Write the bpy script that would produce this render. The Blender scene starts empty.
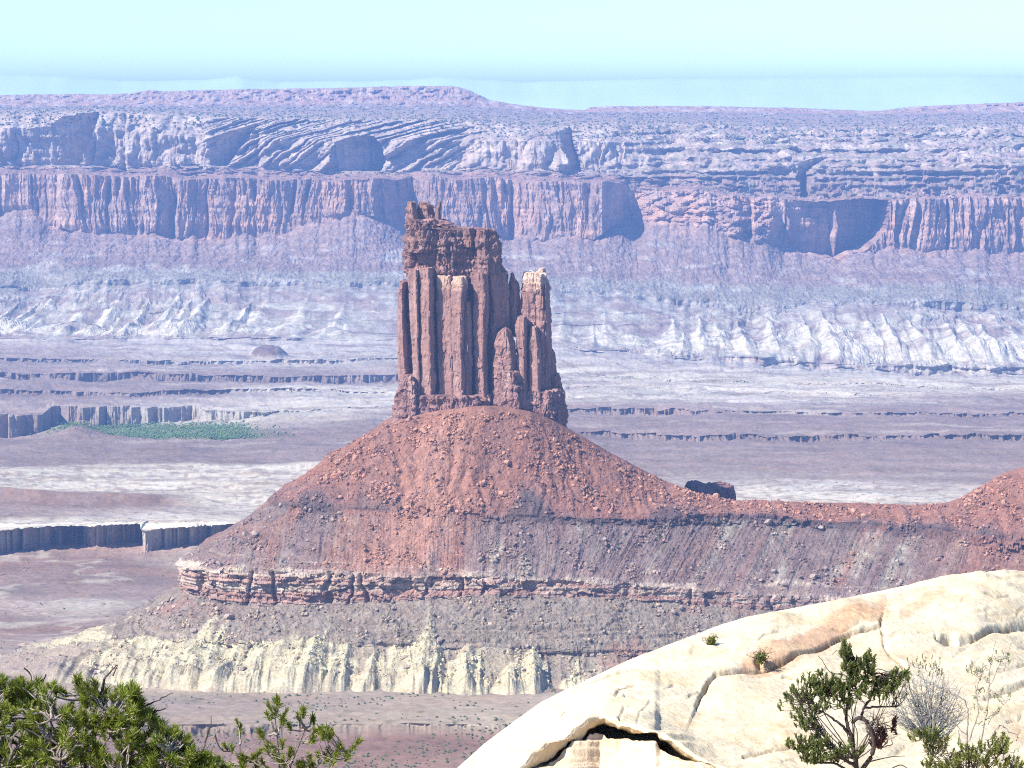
import bpy, math, random
import numpy as np
R = math.radians
rng = np.random.default_rng(7)
random.seed(7)
sc = bpy.context.scene
COL = sc.collection

# ------------------------------------------------------------------ camera
F = 2400.0; W, H = 1024, 768; HOR = 112.0
PITCH = math.atan((H/2-HOR)/F)
cam_d = bpy.data.cameras.new('camera'); cam = bpy.data.objects.new('camera', cam_d); COL.objects.link(cam)
cam_d.sensor_width = 36; cam_d.lens = 36*F/W; cam_d.clip_start = 0.5; cam_d.clip_end = 120000
cam.location = (0, 0, 0); cam.rotation_euler = (math.pi/2-PITCH, 0, 0)
sc.camera = cam
# ------------------------------------------------------------------ sky, sun, exposure
SUN_EL, SUN_AZ = 45.0, 31.0          # sun on the left, SUN_AZ degrees behind the picture plane
to_sun = np.array([-math.cos(R(SUN_AZ))*math.cos(R(SUN_EL)), -math.sin(R(SUN_AZ))*math.cos(R(SUN_EL)), math.sin(R(SUN_EL))])
world = bpy.data.worlds.new('World'); sc.world = world; world.use_nodes = True
nt = world.node_tree; nt.nodes.clear()
sky = nt.nodes.new('ShaderNodeTexSky'); sky.sky_type = 'NISHITA'; sky.sun_disc = False
sky.sun_elevation = R(SUN_EL); sky.sun_rotation = math.atan2(to_sun[0], to_sun[1])
sky.altitude = 1800; sky.air_density = 1.0; sky.dust_density = 0.0; sky.ozone_density = 6.5
bg = nt.nodes.new('ShaderNodeBackground'); bg.inputs[1].default_value = 0.12
wo = nt.nodes.new('ShaderNodeOutputWorld')
nt.links.new(sky.outputs[0], bg.inputs[0]); nt.links.new(bg.outputs[0], wo.inputs[0])
sun_d = bpy.data.lights.new('sun', 'SUN'); sun_d.energy = 5.0; sun_d.angle = R(0.5); sun_d.color = (1.0, 0.95, 0.88)
sun = bpy.data.objects.new('sun', sun_d); COL.objects.link(sun)
from mathutils import Vector
sun.rotation_euler = Vector(to_sun).to_track_quat('Z', 'Y').to_euler()
sc.view_settings.view_transform = 'Standard'; sc.view_settings.look = 'None'
sc.view_settings.exposure = 1.08; sc.view_settings.gamma = 1.0
sc.cycles.use_denoising = False; sc.cycles.filter_width = 1.1
sc.cycles.max_bounces = 5; sc.cycles.diffuse_bounces = 2; sc.cycles.volume_bounces = 0
sc.cycles.use_adaptive_sampling = True; sc.cycles.adaptive_threshold = 0.015

# ------------------------------------------------------------------ maths helpers
def at(px, py, Y):
    """world point on the ray through a picture point, at distance Y"""
    px, py, Y = np.broadcast_arrays(np.asarray(px, float), np.asarray(py, float), np.asarray(Y, float))
    cx = (px-W/2)/F; cy = (H/2-py)/F
    dy = math.cos(PITCH)+cy*math.sin(PITCH); dz = -math.sin(PITCH)+cy*math.cos(PITCH)
    t = Y/dy
    return np.stack([cx*t, Y, dz*t], -1)
def slope(py):
    cy = (H/2-np.asarray(py, float))/F
    return (-math.sin(PITCH)+cy*math.cos(PITCH))/(math.cos(PITCH)+cy*math.sin(PITCH))
def atz(px, py, z):
    return at(px, py, np.asarray(z, float)/slope(py))
def I(x, pairs):
    p = np.array(pairs, float)
    return np.interp(x, p[:, 0], p[:, 1])
def sm(a, b, x):
    t = np.clip((x-a)/(b-a), 0, 1); return t*t*(3-2*t)
def lerp(a, b, t): return a+(b-a)*t
def hsh(ix, iy, iz, seed):
    with np.errstate(over='ignore'):
        h = (ix.astype(np.int64).astype(np.uint32)*np.uint32(374761393)) ^ (iy.astype(np.int64).astype(np.uint32)*np.uint32(668265263)) ^ (iz.astype(np.int64).astype(np.uint32)*np.uint32(2147483647-1274126177)) ^ np.uint32((seed*2654435761) & 0xffffffff)
        h = (h ^ (h >> np.uint32(15)))*np.uint32(2246822519)
        h = (h ^ (h >> np.uint32(13)))*np.uint32(3266489917)
        return h ^ (h >> np.uint32(16))
def hf(*a): return hsh(*a).astype(np.float64)/4294967296.0
def noise(x, y=0.0, z=0.0, seed=0):
    """gradient-like noise, about -1..1"""
    x, y, z = np.broadcast_arrays(np.asarray(x, float), np.asarray(y, float), np.asarray(z, float))
    xi, yi, zi = np.floor(x), np.floor(y), np.floor(z)
    fx, fy, fz = x-xi, y-yi, z-zi
    u, v, w = [t*t*t*(t*(t*6-15)+10) for t in (fx, fy, fz)]
    flat = not np.any(fz) and not np.any(zi)
    out = 0
    for dx in (0, 1):
        for dy in (0, 1):
            for dz in ((0,) if flat else (0, 1)):
                h = hsh(xi+dx, yi+dy, zi+dz, seed)
                gx = (h & np.uint32(1023)).astype(float)/511.5-1
                gy = ((h >> np.uint32(10)) & np.uint32(1023)).astype(float)/511.5-1
                gz = ((h >> np.uint32(20)) & np.uint32(1023)).astype(float)/511.5-1
                d = gx*(fx-dx)+gy*(fy-dy)+(0 if flat else gz*(fz-dz))
                wt = (u if dx else 1-u)*(v if dy else 1-v)*(1 if flat else (w if dz else 1-w))
                out = out+wt*d
    return out*1.5
def fbm(x, y=0.0, z=0.0, seed=0, o=4, g=0.5, l=2.03):
    s = 0; a = 1.0; f = 1.0
    for k in range(o):
        s = s+a*noise(np.asarray(x)*f, np.asarray(y)*f, np.asarray(z)*f, seed+k*17); a *= g; f *= l
    return s
def billow(x, y=0.0, z=0.0, seed=0, o=3, g=0.5):
    s = 0; a = 1.0; f = 1.0
    for k in range(o):
        s = s+a*np.abs(noise(np.asarray(x)*f, np.asarray(y)*f, np.asarray(z)*f, seed+k*17)); a *= g; f *= 2.1
    return s
def worley(x, y, z, seed=0):
    """F1, F2 and a random number per cell"""
    x, y, z = np.broadcast_arrays(np.asarray(x, float), np.asarray(y, float), np.asarray(z, float))
    sh = x.shape; x, y, z = x.ravel(), y.ravel(), z.ravel()
    xi, yi, zi = np.floor(x), np.floor(y), np.floor(z)
    f1 = np.full(x.shape, 9.0); f2 = np.full(x.shape, 9.0); idv = np.zeros(x.shape)
    for dx in (-1, 0, 1):
        for dy in (-1, 0, 1):
            for dz in (-1, 0, 1):
                h = hsh(xi+dx, yi+dy, zi+dz, seed)
                a = (h & np.uint32(1023)).astype(float)/1023; b = ((h >> np.uint32(10)) & np.uint32(1023)).astype(float)/1023
                c = ((h >> np.uint32(20)) & np.uint32(1023)).astype(float)/1023
                d = np.abs(xi+dx+a-x)+np.abs(yi+dy+b-y)+np.abs(zi+dz+c-z)*1.0
                m = d < f1
                f2 = np.where(m, f1, np.minimum(f2, d)); f1 = np.where(m, d, f1)
                idv = np.where(m, ((h >> np.uint32(7)) & np.uint32(4095)).astype(float)/4095, idv)
    return f1.reshape(sh), f2.reshape(sh), idv.reshape(sh)
def crom(P, u):
    """Catmull-Rom through control points P (..., K, 3) at parameters u (monotone, no overshoot guard)"""
    K = P.shape[-2]; i = np.clip(np.floor(u).astype(int), 0, K-2); t = (u-i)[:, None]
    p0 = P[..., np.clip(i-1, 0, K-1), :]; p1 = P[..., i, :]; p2 = P[..., i+1, :]; p3 = P[..., np.clip(i+2, 0, K-1), :]
    m1 = (p2-p0)*0.4; m2 = (p3-p1)*0.4
    return (2*t**3-3*t**2+1)*p1+(t**3-2*t**2+t)*m1+(-2*t**3+3*t**2)*p2+(t**3-t**2)*m2
def rows_of(L, counts):
    """levels (L,N,3) -> rows (R,N,3) and the level number of each row"""
    out = []; v = []
    for j, n in enumerate(counts):
        for k in range(n):
            t = k/n; out.append(L[j]*(1-t)+L[j+1]*t); v.append(j+t)
    out.append(L[-1]); v.append(len(L)-1.0)
    return np.array(out), np.array(v)
def normals(P):
    du = np.gradient(P, axis=1); dv = np.gradient(P, axis=0)
    n = np.cross(du, dv); n /= np.linalg.norm(n, axis=-1, keepdims=True)+1e-9
    return n

# ------------------------------------------------------------------ mesh helpers
def link(name, me, mat, parent=None):
    o = bpy.data.objects.new(name, me); COL.objects.link(o)
    if mat: me.materials.append(mat)
    if parent: o.parent = parent
    return o
def mesh_np(name, V, faces, col=None, smooth=False, k=4):
    V = np.ascontiguousarray(V, np.float32).reshape(-1, 3); faces = np.ascontiguousarray(faces, np.int32).reshape(-1, k)
    me = bpy.data.meshes.new(name)
    me.vertices.add(len(V)); me.vertices.foreach_set('co', V.ravel())
    me.loops.add(faces.size); me.loops.foreach_set('vertex_index', faces.ravel())
    me.polygons.add(len(faces)); me.polygons.foreach_set('loop_start', np.arange(0, faces.size, k, dtype=np.int32))
    me.polygons.foreach_set('use_smooth', np.full(len(faces), smooth))
    if col is not None:
        a = me.color_attributes.new('col', 'FLOAT_COLOR', 'POINT')
        c = np.ones((len(V), 4), np.float32); c[:, :3] = np.clip(np.asarray(col).reshape(-1, 3), 0.004, 0.9); a.data.foreach_set('color', c.ravel())
    me.update(); me.validate()
    return me
def grid_faces(r, n, closed=False):
    i = np.arange(r-1)[:, None]; j = np.arange(n if closed else n-1)[None, :]; j2 = (j+1) % n
    return np.stack([i*n+j, i*n+j2, (i+1)*n+j2, (i+1)*n+j], -1).reshape(-1, 4)
def sheet(name, P, col, mat, smooth=False, flip=False, parent=None):
    r, n = P.shape[:2]; f = grid_faces(r, n)
    if flip: f = f[:, ::-1]
    return link(name, mesh_np(name, P, f, col, smooth), mat, parent)
def tag(o, label=None, cat=None, group=None, kind=None):
    if label: o['label'] = label
    if cat: o['category'] = cat
    if group: o['group'] = group
    if kind: o['kind'] = kind
    return o
def empty(name, loc):
    o = bpy.data.objects.new(name, None); COL.objects.link(o); o.location = loc; o.empty_display_size = 0.2
    return o

# ------------------------------------------------------------------ materials
def rock_mat(name, s1, s2, amt=0.25, bump=0.4, dist=1.0, rough=0.95, base=None, zs=1.0, tint=(1.0, 0.9, 0.82)):
    """vertex colour (the rock's own strata) broken up by two sizes of procedural noise; base = plain colour instead"""
    m = bpy.data.materials.new(name); m.use_nodes = True; n = m.node_tree.nodes; l = m.node_tree.links
    b = n['Principled BSDF']; b.inputs['Roughness'].default_value = rough; b.inputs['Specular IOR Level'].default_value = 0.12
    if base is None:
        a = n.new('ShaderNodeAttribute'); a.attribute_name = 'col'; src = a.outputs['Color']
    else:
        a = n.new('ShaderNodeRGB'); a.outputs[0].default_value = (*base, 1); src = a.outputs[0]
    g = n.new('ShaderNodeNewGeometry'); mp = n.new('ShaderNodeMapping'); mp.inputs['Scale'].default_value = (1, 1, zs)
    l.new(g.outputs['Position'], mp.inputs['Vector'])
    t1 = n.new('ShaderNodeTexNoise'); t1.inputs['Scale'].default_value = 1/s1; t1.inputs['Detail'].default_value = 6; t1.inputs['Roughness'].default_value = 0.65
    t2 = n.new('ShaderNodeTexNoise'); t2.inputs['Scale'].default_value = 1/s2; t2.inputs['Detail'].default_value = 4; t2.inputs['Roughness'].default_value = 0.7
    for t in (t1, t2): l.new(mp.outputs[0], t.inputs['Vector'])
    mr = n.new('ShaderNodeMapRange'); mr.inputs['From Min'].default_value = 0.25; mr.inputs['From Max'].default_value = 0.75
    mr.inputs['To Min'].default_value = 1-amt; mr.inputs['To Max'].default_value = 1+amt
    l.new(t2.outputs['Fac'], mr.inputs['Value'])
    mx = n.new('ShaderNodeMix'); mx.data_type = 'RGBA'; mx.blend_type = 'MULTIPLY'; mx.inputs['Factor'].default_value = 1
    l.new(src, mx.inputs['A']); l.new(mr.outputs[0], mx.inputs['B'])
    m2 = n.new('ShaderNodeMapRange'); m2.inputs['From Min'].default_value = 0.42; m2.inputs['From Max'].default_value = 0.7
    m2.inputs['To Min'].default_value = 0; m2.inputs['To Max'].default_value = 0.8
    l.new(t1.outputs['Fac'], m2.inputs['Value'])
    mx2 = n.new('ShaderNodeMix'); mx2.data_type = 'RGBA'; mx2.blend_type = 'MULTIPLY'
    l.new(m2.outputs[0], mx2.inputs['Factor']); l.new(mx.outputs['Result'], mx2.inputs['A']); mx2.inputs['B'].default_value = (*tint, 1)
    l.new(mx2.outputs['Result'], b.inputs['Base Color'])
    if bump:
        bp = n.new('ShaderNodeBump'); bp.inputs['Strength'].default_value = bump; bp.inputs['Distance'].default_value = dist
        l.new(t2.outputs['Fac'], bp.inputs['Height']); l.new(bp.outputs[0], b.inputs['Normal'])
    return m
def plain_mat(name, c, rough=0.8, var=0.3, scale=20.0, trans=0.0):
    m = bpy.data.materials.new(name); m.use_nodes = True; n = m.node_tree.nodes; l = m.node_tree.links
    b = n['Principled BSDF']; b.inputs['Roughness'].default_value = rough; b.inputs['Specular IOR Level'].default_value = 0.25
    g = n.new('ShaderNodeNewGeometry'); t = n.new('ShaderNodeTexNoise'); t.inputs['Scale'].default_value = scale; t.inputs['Detail'].default_value = 3
    l.new(g.outputs['Position'], t.inputs['Vector'])
    mr = n.new('ShaderNodeMapRange'); mr.inputs['From Min'].default_value = 0.3; mr.inputs['From Max'].default_value = 0.7
    mr.inputs['To Min'].default_value = 1-var; mr.inputs['To Max'].default_value = 1+var
    l.new(t.outputs['Fac'], mr.inputs['Value'])
    mx = n.new('ShaderNodeMix'); mx.data_type = 'RGBA'; mx.blend_type = 'MULTIPLY'; mx.inputs['Factor'].default_value = 1
    mx.inputs['A'].default_value = (*c, 1); l.new(mr.outputs[0], mx.inputs['B']); l.new(mx.outputs['Result'], b.inputs['Base Color'])
    if trans:
        tr = n.new('ShaderNodeBsdfTranslucent'); ms = n.new('ShaderNodeMixShader'); ms.inputs[0].default_value = trans
        l.new(mx.outputs['Result'], tr.inputs[0]); l.new(b.outputs[0], ms.inputs[1]); l.new(tr.outputs[0], ms.inputs[2])
        l.new(ms.outputs[0], n['Material Output'].inputs[0])
    return m
M_far = rock_mat('far_rock', 60, 9, 0.35, 0.35, 6.0)
M_basin = rock_mat('basin_soil', 60, 7, 0.30, 0.3, 2.0)
M_butte = rock_mat('butte_slope_rock', 14, 1.6, 0.45, 0.6, 0.8)
M_tower = rock_mat('tower_sandstone', 9, 1.3, 0.30, 0.5, 0.5, zs=0.35)
M_slick = rock_mat('slickrock_sandstone', 1.2, 0.10, 0.22, 0.7, 0.03, tint=(1.0, 0.93, 0.82))
M_bould = rock_mat('boulder_rock', 8, 0.9, 0.35, 0.5, 0.3)
M_hill = rock_mat('distant_rock', 3000, 900, 0.05, 0, 1, tint=(1, 1, 1), base=(0.46, 0.58, 0.57))  # pale blue-green base: distance haze painted into the hills' colour

# =================================================================== LAND
PXF = np.arange(-330, 1355, 0.95)                                      # fan of sight lines, wider than the picture
def C(*a): return np.array(a, float)
WHITE = C(.62, .56, .44); CREAM = C(.43, .40, .32); GREENG = C(.27, .245, .20); MAUVE = C(.275, .205, .17); REDTAL = C(.265, .195, .165)
WING = C(.36, .245, .19); WINGP = C(.56, .37, .27); NAVA = C(.48, .385, .30); NAVAD = C(.33, .265, .22); PLAT = C(.32, .245, .185); SCRUB = C(.10, .12, .06)
def mixc(a, b, t): return a+(b-a)*np.asarray(t)[..., None]

# ---- the far mesa: plateau, slickrock domes, the great fluted cliff, talus, badlands
px = PXF; xw = (px-512)/F*6300
n1 = fbm(xw/420, 3.1, seed=1, o=4); n2 = fbm(xw/160, 7.7, seed=2, o=4)
cliffw = 30*n1+14*n2
def saw(x, sd, w=.35):
    """irregular saw-tooth 0..1: walls recede to the right, then step forward"""
    t = x+w*2*noise(x*.37, 8.1, seed=sd)+w*noise(x*1.3, 2.1, seed=sd+1); a = hf(np.floor(t), 0*t, 0*t, sd+2)
    return (t-np.floor(t))*(.35+.65*a)
rec_w = I(px, [(-330, 60), (-60, 0), (0, 30), (57, 48), (60, 0), (100, 4), (108, 18), (112, 0), (160, 0), (173, 42), (178, 4), (205, 12), (212, 0), (300, -40), (374, -70), (412, 75), (432, 0), (500, 10), (512, 32), (516, 0), (540, -50), (602, -110), (630, 120), (700, 20), (734, 0), (750, 45), (754, 0), (785, -12), (889, -6), (935, 0), (948, 30), (951, 0), (1024, 10), (1355, 0)])
rec_n = I(px, [(-330, 0), (-80, 60), (-75, 0), (116, 0), (126, 25), (129, 0), (212, 0), (258, 50), (264, 0), (450, 0), (466, 30), (470, 0), (1355, 0)])+26*fbm(px/60, 1.3, seed=5)
def blur(a, n):
    k = np.hanning(2*n+1); k /= k.sum(); return np.convolve(np.pad(a, n, mode='edge'), k, 'valid')
jag = fbm(px/9, 2.2, seed=9, o=3)
sky_y = I(px, [(-330, 98), (-100, 94), (0, 95), (60, 94), (120, 94), (138, 92), (150, 90), (160, 91), (250, 89), (330, 88), (400, 86), (455, 86), (466, 89), (490, 100), (520, 105), (560, 109), (585, 110), (590, 107), (620, 106), (700, 106), (800, 108), (880, 111), (905, 107), (950, 105), (1024, 102), (1355, 100)])+0.5*jag
capb = I(px, [(-330, 108), (0, 107), (300, 107), (455, 106), (490, 108), (560, 113), (700, 113), (880, 115), (1024, 113), (1355, 113)])
ridge_top = sky_y
L = []
L.append(at(px, 113+0*px, 30000))                                       # plains behind, out to the horizon
L.append(at(px, 116+0*px, 11500))
L.append(at(px, np.maximum(sky_y+3, 98), 9300))
L.append(at(px, sky_y, 8600))
L.append(at(px, sky_y*.35+capb*.65, 8480))
L.append(at(px, capb, 8350))
navt = I(px, [(-330, 118), (0, 116), (60, 114), (98, 112), (200, 117), (300, 119), (380, 121), (430, 120), (500, 124), (540, 128), (580, 126), (620, 124), (700, 126), (800, 130), (900, 128), (1024, 126), (1355, 126)])+0.8*jag
rgt = sm(590, 680, px)
Yn = 6560+0.8*cliffw+rec_n+300*rgt
L.append(at(px, navt-3, Yn+700)); L.append(at(px, navt, Yn+60))
navm = I(px, [(-330, 140), (0, 128), (98, 128), (200, 138), (400, 140), (600, 142), (800, 148), (1024, 146), (1355, 146)])
L.append(at(px, navm, Yn-I(px, [(0, 20), (98, 0), (120, 6), (200, 40), (420, 100), (600, 130), (700, 250), (1024, 260)])))
navn = 2.6*fbm(px/46, 6.1, seed=121)
navb = navn+I(px, [(-330, 166), (0, 164), (90, 166), (200, 166), (300, 168), (330, 172), (385, 171), (500, 168), (600, 172), (700, 172), (800, 170), (900, 168), (1024, 166), (1355, 166)])+0.7*fbm(px/20, 4.1, seed=12)
Ynb = Yn-I(px, [(0, 40), (98, 20), (120, 26), (200, 60), (420, 130), (600, 190), (700, 470), (1024, 490)])
L.append(at(px, navb, Ynb))
Yw = np.minimum(6280+cliffw+rec_w, Ynb-40)
wt = I(px, [(-330, 178), (0, 174), (60, 174), (120, 176), (200, 178), (330, 180), (400, 178), (500, 178), (600, 182), (640, 188), (700, 192), (785, 200), (830, 201), (890, 198), (1024, 197), (1355, 197)])+0.6*jag
wt = wt+3.0*fbm(px/44, 2.6, seed=123)+.8*navn
L.append(at(px, wt-3.2-1.5*np.clip(fbm(px/25, 7.7, seed=124), 0, 1), np.maximum(Ynb-45, Yw+12))); L.append(at(px, wt, Yw))
wb = I(px, [(-330, 225), (0, 214), (40, 216), (60, 228), (120, 231), (165, 233), (200, 236), (260, 232), (300, 226), (345, 212), (375, 216), (400, 222), (430, 236), (520, 236), (600, 238), (625, 224), (660, 222), (700, 226), (770, 240), (800, 250), (840, 256), (865, 252), (890, 244), (930, 247), (1024, 250), (1355, 250)])+1.0*fbm(px/14, 5.5, seed=14)-10*np.clip(billow(px/46, 1.1, seed=141)*1.5-.55, -.4, 1)
brk = sm(628, 648, px)*(1-sm(762, 782, px))
L.append(at(px, wb, Yw-14-95*brk)); Yap = blur(Yw, 30)-16-100*brk
L.append(at(px, wb+2.0, Yap))
tal = 25*fbm(xw/110, 1.0, seed=15)
tf = I(px, [(-330, 268), (0, 266), (200, 268), (400, 270), (600, 276), (700, 280), (800, 284), (860, 282), (950, 280), (1024, 284), (1355, 284)])
Yt = 5930+0.5*cliffw+tal+0.25*blur(rec_w, 40)
L.append(at(px, tf, Yt))
b1 = tf+I(px, [(-330, 12), (0, 20), (60, 20), (75, 12), (560, 14), (680, 20), (760, 24), (830, 19), (1024, 23), (1355, 22)])+1.4*fbm(px/40, 9.5, seed=16)
Yb = 5800+0.4*cliffw+60*fbm(xw/260, 3.3, seed=17)
L.append(at(px, b1, Yb))
drop = I(px, [(-330, 5), (0, 3), (50, 7), (180, 7), (300, 5), (450, 4), (560, 3), (640, 4), (690, 9), (755, 9), (775, 4), (900, 4), (915, 11), (985, 11), (1000, 6), (1355, 6)])*(0.7+0.6*np.clip(fbm(px/35, 2.9, seed=18), -1, 1))
L.append(at(px, b1+drop, Yb-6))
bm_ = I(px, [(-330, 328), (0, 326), (100, 332), (200, 326), (400, 332), (600, 335), (700, 337), (800, 341), (900, 340), (1024, 344), (1355, 344)])
L.append(at(px, bm_, 5480))
bl = I(px, [(-330, 336), (0, 338), (200, 338), (400, 340), (560, 346), (640, 352), (800, 360), (920, 366), (1024, 366), (1355, 366)])
L.append(at(px, bl, 5230+50*fbm(px/60, 1.9, seed=20)))
bd = I(px, [(-330, 1), (500, 1), (600, 3), (750, 8), (930, 11), (1024, 9), (1355, 6)])*(0.8+0.6*fbm(px/26, 6.9, seed=21))
MESA_END = at(px, bl+np.maximum(bd, .5), 5215+50*fbm(px/60, 1.9, seed=20))
L.append(MESA_END)
L = np.array(L)
counts = [6, 6, 6, 8, 8, 26, 16, 34, 46, 12, 6, 70, 5, 54, 18, 10, 46, 22, 10]
P, v = rows_of(L, counts); v = np.where(v <= 12, v, np.where(v < 13, 12+.02*(v-12), v-1+.02*np.clip(14-v, 0, 1))); V = v[:, None]+0*px[None, :]; X = P[..., 0]; Yp = P[..., 1]; Z = P[..., 2]; PX = px[None, :]+0*V
N_ = normals(P)
off = np.zeros(V.shape); dz = np.zeros(V.shape)
band = lambda a, b, s=0.25: sm(a-s, a+s, V)*(1-sm(b-s, b+s, V))
# cap and plateau
off_y = np.zeros(V.shape)
off_y -= band(3, 5)*(60*billow(X/60, Z/22, seed=31, o=4)-22)
dz += band(4.9, 7.0)*3.5*(billow(X/70, Yp/90, seed=32)*1.6-0.6)
# domes and fins of the upper cliff
sh = X-1.0*(Yp-Yn[None, :])-1.25*Z+14*fbm(X/60, Z/40, seed=331)
fin = 1.25*np.abs(noise(sh/62, Z/240, seed=33))+.55*np.abs(noise(sh/27, Z/120, seed=332))+.2*billow(X/30, Z/30, seed=333)
dome = billow(X/70, Yp/110, Z/90, seed=34, o=3)
mixf = sm(190, 240, PX)*(1-sm(430, 500, PX))
off_y -= band(6.9, 9.0, .3)*(mixf*(88*fin-34)+(1-mixf)*(45*dome-16))
flute = billow((X+0.1*Yp)/52, Z/420, seed=35, o=4, g=.55)
off_y -= (1-.85*rgt[None, :])*band(7.6, 9.0, .25)*(18*flute-26*saw(X/70+.2*noise(Z/50, 1.2, seed=351), 352)+8)*(1-mixf)
# ledgy bench between the two cliffs
step = noise(Z/9, X/900, seed=36)
off_y -= band(9, 10.4, .2)*(26*billow(X/50, Z/11, seed=37, o=4)-24*saw(X/60+.4*noise(Z/12, X/60, seed=371), 372)+6*noise(Z/6, X/200, seed=373))
# the big cliff: pillars with sharp cracks between them
XWp = X+18*fbm(X/130, Z/260, seed=381)
w1 = billow(XWp/74, Z/500, seed=38, o=2)*30*(.4+sm(-.3, .4, noise(X/170, Z/400, seed=382)))+billow(XWp/23, Z/110, seed=39, o=4, g=.6)*17
trn = I(px, [(0, .9), (165, .9), (175, -.7), (300, -.6), (380, -.8), (430, -.3), (600, -.3), (640, .2), (780, .2), (889, .9), (1024, .9)])[None, :]
w1 = w1+24*trn*(saw(XWp/66, 383)-.35)-8+13*trn*saw(XWp/21+.2*noise(Z/60, X/50, seed=384), 385)+18
crk = np.clip(1-np.abs(noise(XWp/46, Z/500, seed=40))*8, 0, 1)*sm(-.1, .3, noise(X/90, Z/120, seed=401))
ampl = I(px, [(0, .55), (60, .6), (170, 1), (330, 1), (430, 1), (610, 1), (640, .6), (780, .8), (1024, 1.0)])[None, :]
off_y -= band(10.9, 12.0, .12)*ampl*(w1-20-24*crk)
off_y -= brk[None, :]*band(11.0, 12.0, .1)*(46*billow(X/46, Z/24, seed=413, o=4)-18)
off_y -= band(11.0, 12.0, .05)*(2.2*noise(Z/13, X/140, seed=41)+3*noise(Z/31+.4*noise(X/90, 2.2, seed=411), X/160, seed=412))
# talus: gullies fanning down
gl = billow(X/60+0.3*fbm(Yp/200, X/200, seed=43), Yp/500, seed=42, o=4, g=.6)
off += band(12, 13, .3)*(8*gl-3)
off += band(11.9, 14.2, .3)*2.6*fbm(X/9, Yp/12, seed=44, o=3)
# badlands: sharp-ribbed
bw = I(px, [(-330, 1), (0, 1), (60, .9), (230, .8), (300, .25), (560, .25), (640, .8), (800, 1), (1355, 1.1)])[None, :]
rib = billow(X/70+0.3*fbm(Yp/170, X/150, seed=46), Yp/330, seed=45, o=5, g=.62)
cone = np.zeros(V.shape); rc = np.random.default_rng(41)
for q in [8, 30, 52, 75, 92, 118, 140, 168, 190, 215, 240, 272, 310, 350, 560, 600, 640, 672, 700, 722, 748, 770, 800, 826, 846, 870, 895, 918, 940, 962, 985, 1008, 1030, 1060]:
    for tier in (0, 1):
        q_ = q+rc.uniform(-10, 10); A = rc.uniform(9, 21)*(1 if q < 260 or q > 640 else .5); hw = rc.uniform(24, 52); a = 15.05+rc.uniform(0, .35)+.45*tier; s0 = (q_-512)/F*5650; lean = -rc.uniform(0, 26)
        m = np.abs(X-s0) < hw*2.6; t = np.clip((V[m]-a)/(16.2-a+.35*tier), 0, 1.2); dx = X[m]-s0-lean*t
        h = A*(t-np.abs(dx)/hw*(1+.35*noise(t*7, dx/14, seed=int(q)+tier))); cone[m] = np.maximum(cone[m], h*(t > 0))
cone *= 1-sm(16.4, 17.0, V)
off += cone*1.2
off += band(15, 17.1, .25)*(12*rib-5)*(.35+.65*sm(-.2, .35, fbm(X/240, Yp/200, seed=451)))*bw
dz += band(15.2, 17.5, .3)*(5*np.clip(noise(Z/11, X/700, seed=48)*2, -1, 1))
off_y -= band(15.2, 17.4, .2)*7*np.clip(noise(Z/7+.25*noise(X/70, 1.1, seed=494), X/420, seed=493)*3, -1, 1)
off_y -= band(13.9, 15.1, .15)*(14*billow(X/40, Z/60, seed=47)-5-46*saw(X/95, 471)+16)
off_y -= band(16.9, 18.1, .15)*(16*billow(X/36, Z/60, seed=49)-5-40*saw(X/80, 491)+14)
P = P+N_*np.where(N_[..., 2:3] < 0, -1, 1)*off[..., None]
dz += rgt[None, :]*band(6.6, 9, .3)*(12*billow(X/80, Yp/60, seed=341, o=4, g=.6)-5)
off_y -= rgt[None, :]*band(7, 9.5, .3)*22*np.clip(noise(Z/13+.3*noise(X/120, 3.3, seed=343), X/500, seed=342)*2.5, -1, 1)
fade = 1-sm(17.6, 18, V)
P[..., 1] += off_y*fade; P[..., 2] += dz*fade
PYm = HOR-P[..., 2]/P[..., 1]*F
def alcove(left, right, va, vb, Y0, D):
    """carve a right-facing wall between two ragged edges given as (py, px)"""
    wob = 3.2*fbm(PYm/7, 0*PYm+D, seed=int(D)+40, o=3)
    l = I(PYm, left)+wob; r_ = I(PYm, right)+1.6*fbm(PYm/5, 0*PYm+D, seed=int(D)+41, o=3); t = (PX-l)/np.maximum(r_-l, 1)
    m = (t > 0)*(t < 1)*(V >= va)*(V <= vb)*(PYm > left[0][0])*(PYm < left[-1][0])
    wall = Y0[None, :]+D*1.25*t-12*(billow(X/20, Z/130, seed=int(D)+42, o=3)-.6)-(60*np.clip(noise(X/24+.2*noise(Z/40, X/50, seed=7), Z/400, seed=int(D)+44)*1.6-.35, 0, 1) if D > 125 else 0)+3*noise(Z/12, X/90, seed=int(D)+43)
    P[..., 1] = np.where(m > 0, np.maximum(wall, P[..., 1]), P[..., 1])
Yl_ = np.minimum(Yn, blur(Yn, 20))
alcove([(112, 70), (116, 48), (124, 26), (140, 24), (152, 34), (166, 44)], [(112, 98), (125, 97), (140, 92), (155, 84), (166, 80)], 6.6, 9.05, Yl_-30, 122)
alcove([(136, 352), (142, 334), (155, 330), (172, 334)], [(136, 374), (145, 381), (158, 386), (172, 380)], 6.9, 9.05, Yl_-60, 90)
alcove([(120, 254), (130, 232), (140, 214), (160, 210), (167, 212)], [(120, 262), (135, 250), (150, 238), (167, 226)], 7.2, 9.05, Yl_-50, 62)
alcove([(128, 530), (134, 540), (146, 560), (160, 570), (173, 572)], [(128, 572), (140, 574), (155, 580), (173, 584)], 6.6, 9.05, Yl_-60, 81)
alcove([(155, 782), (160, 784), (172, 797), (190, 802), (197, 800)], [(155, 834), (162, 822), (172, 812), (190, 810), (197, 808)], 8.2, 11.0, Yl_-440, 63)
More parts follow.
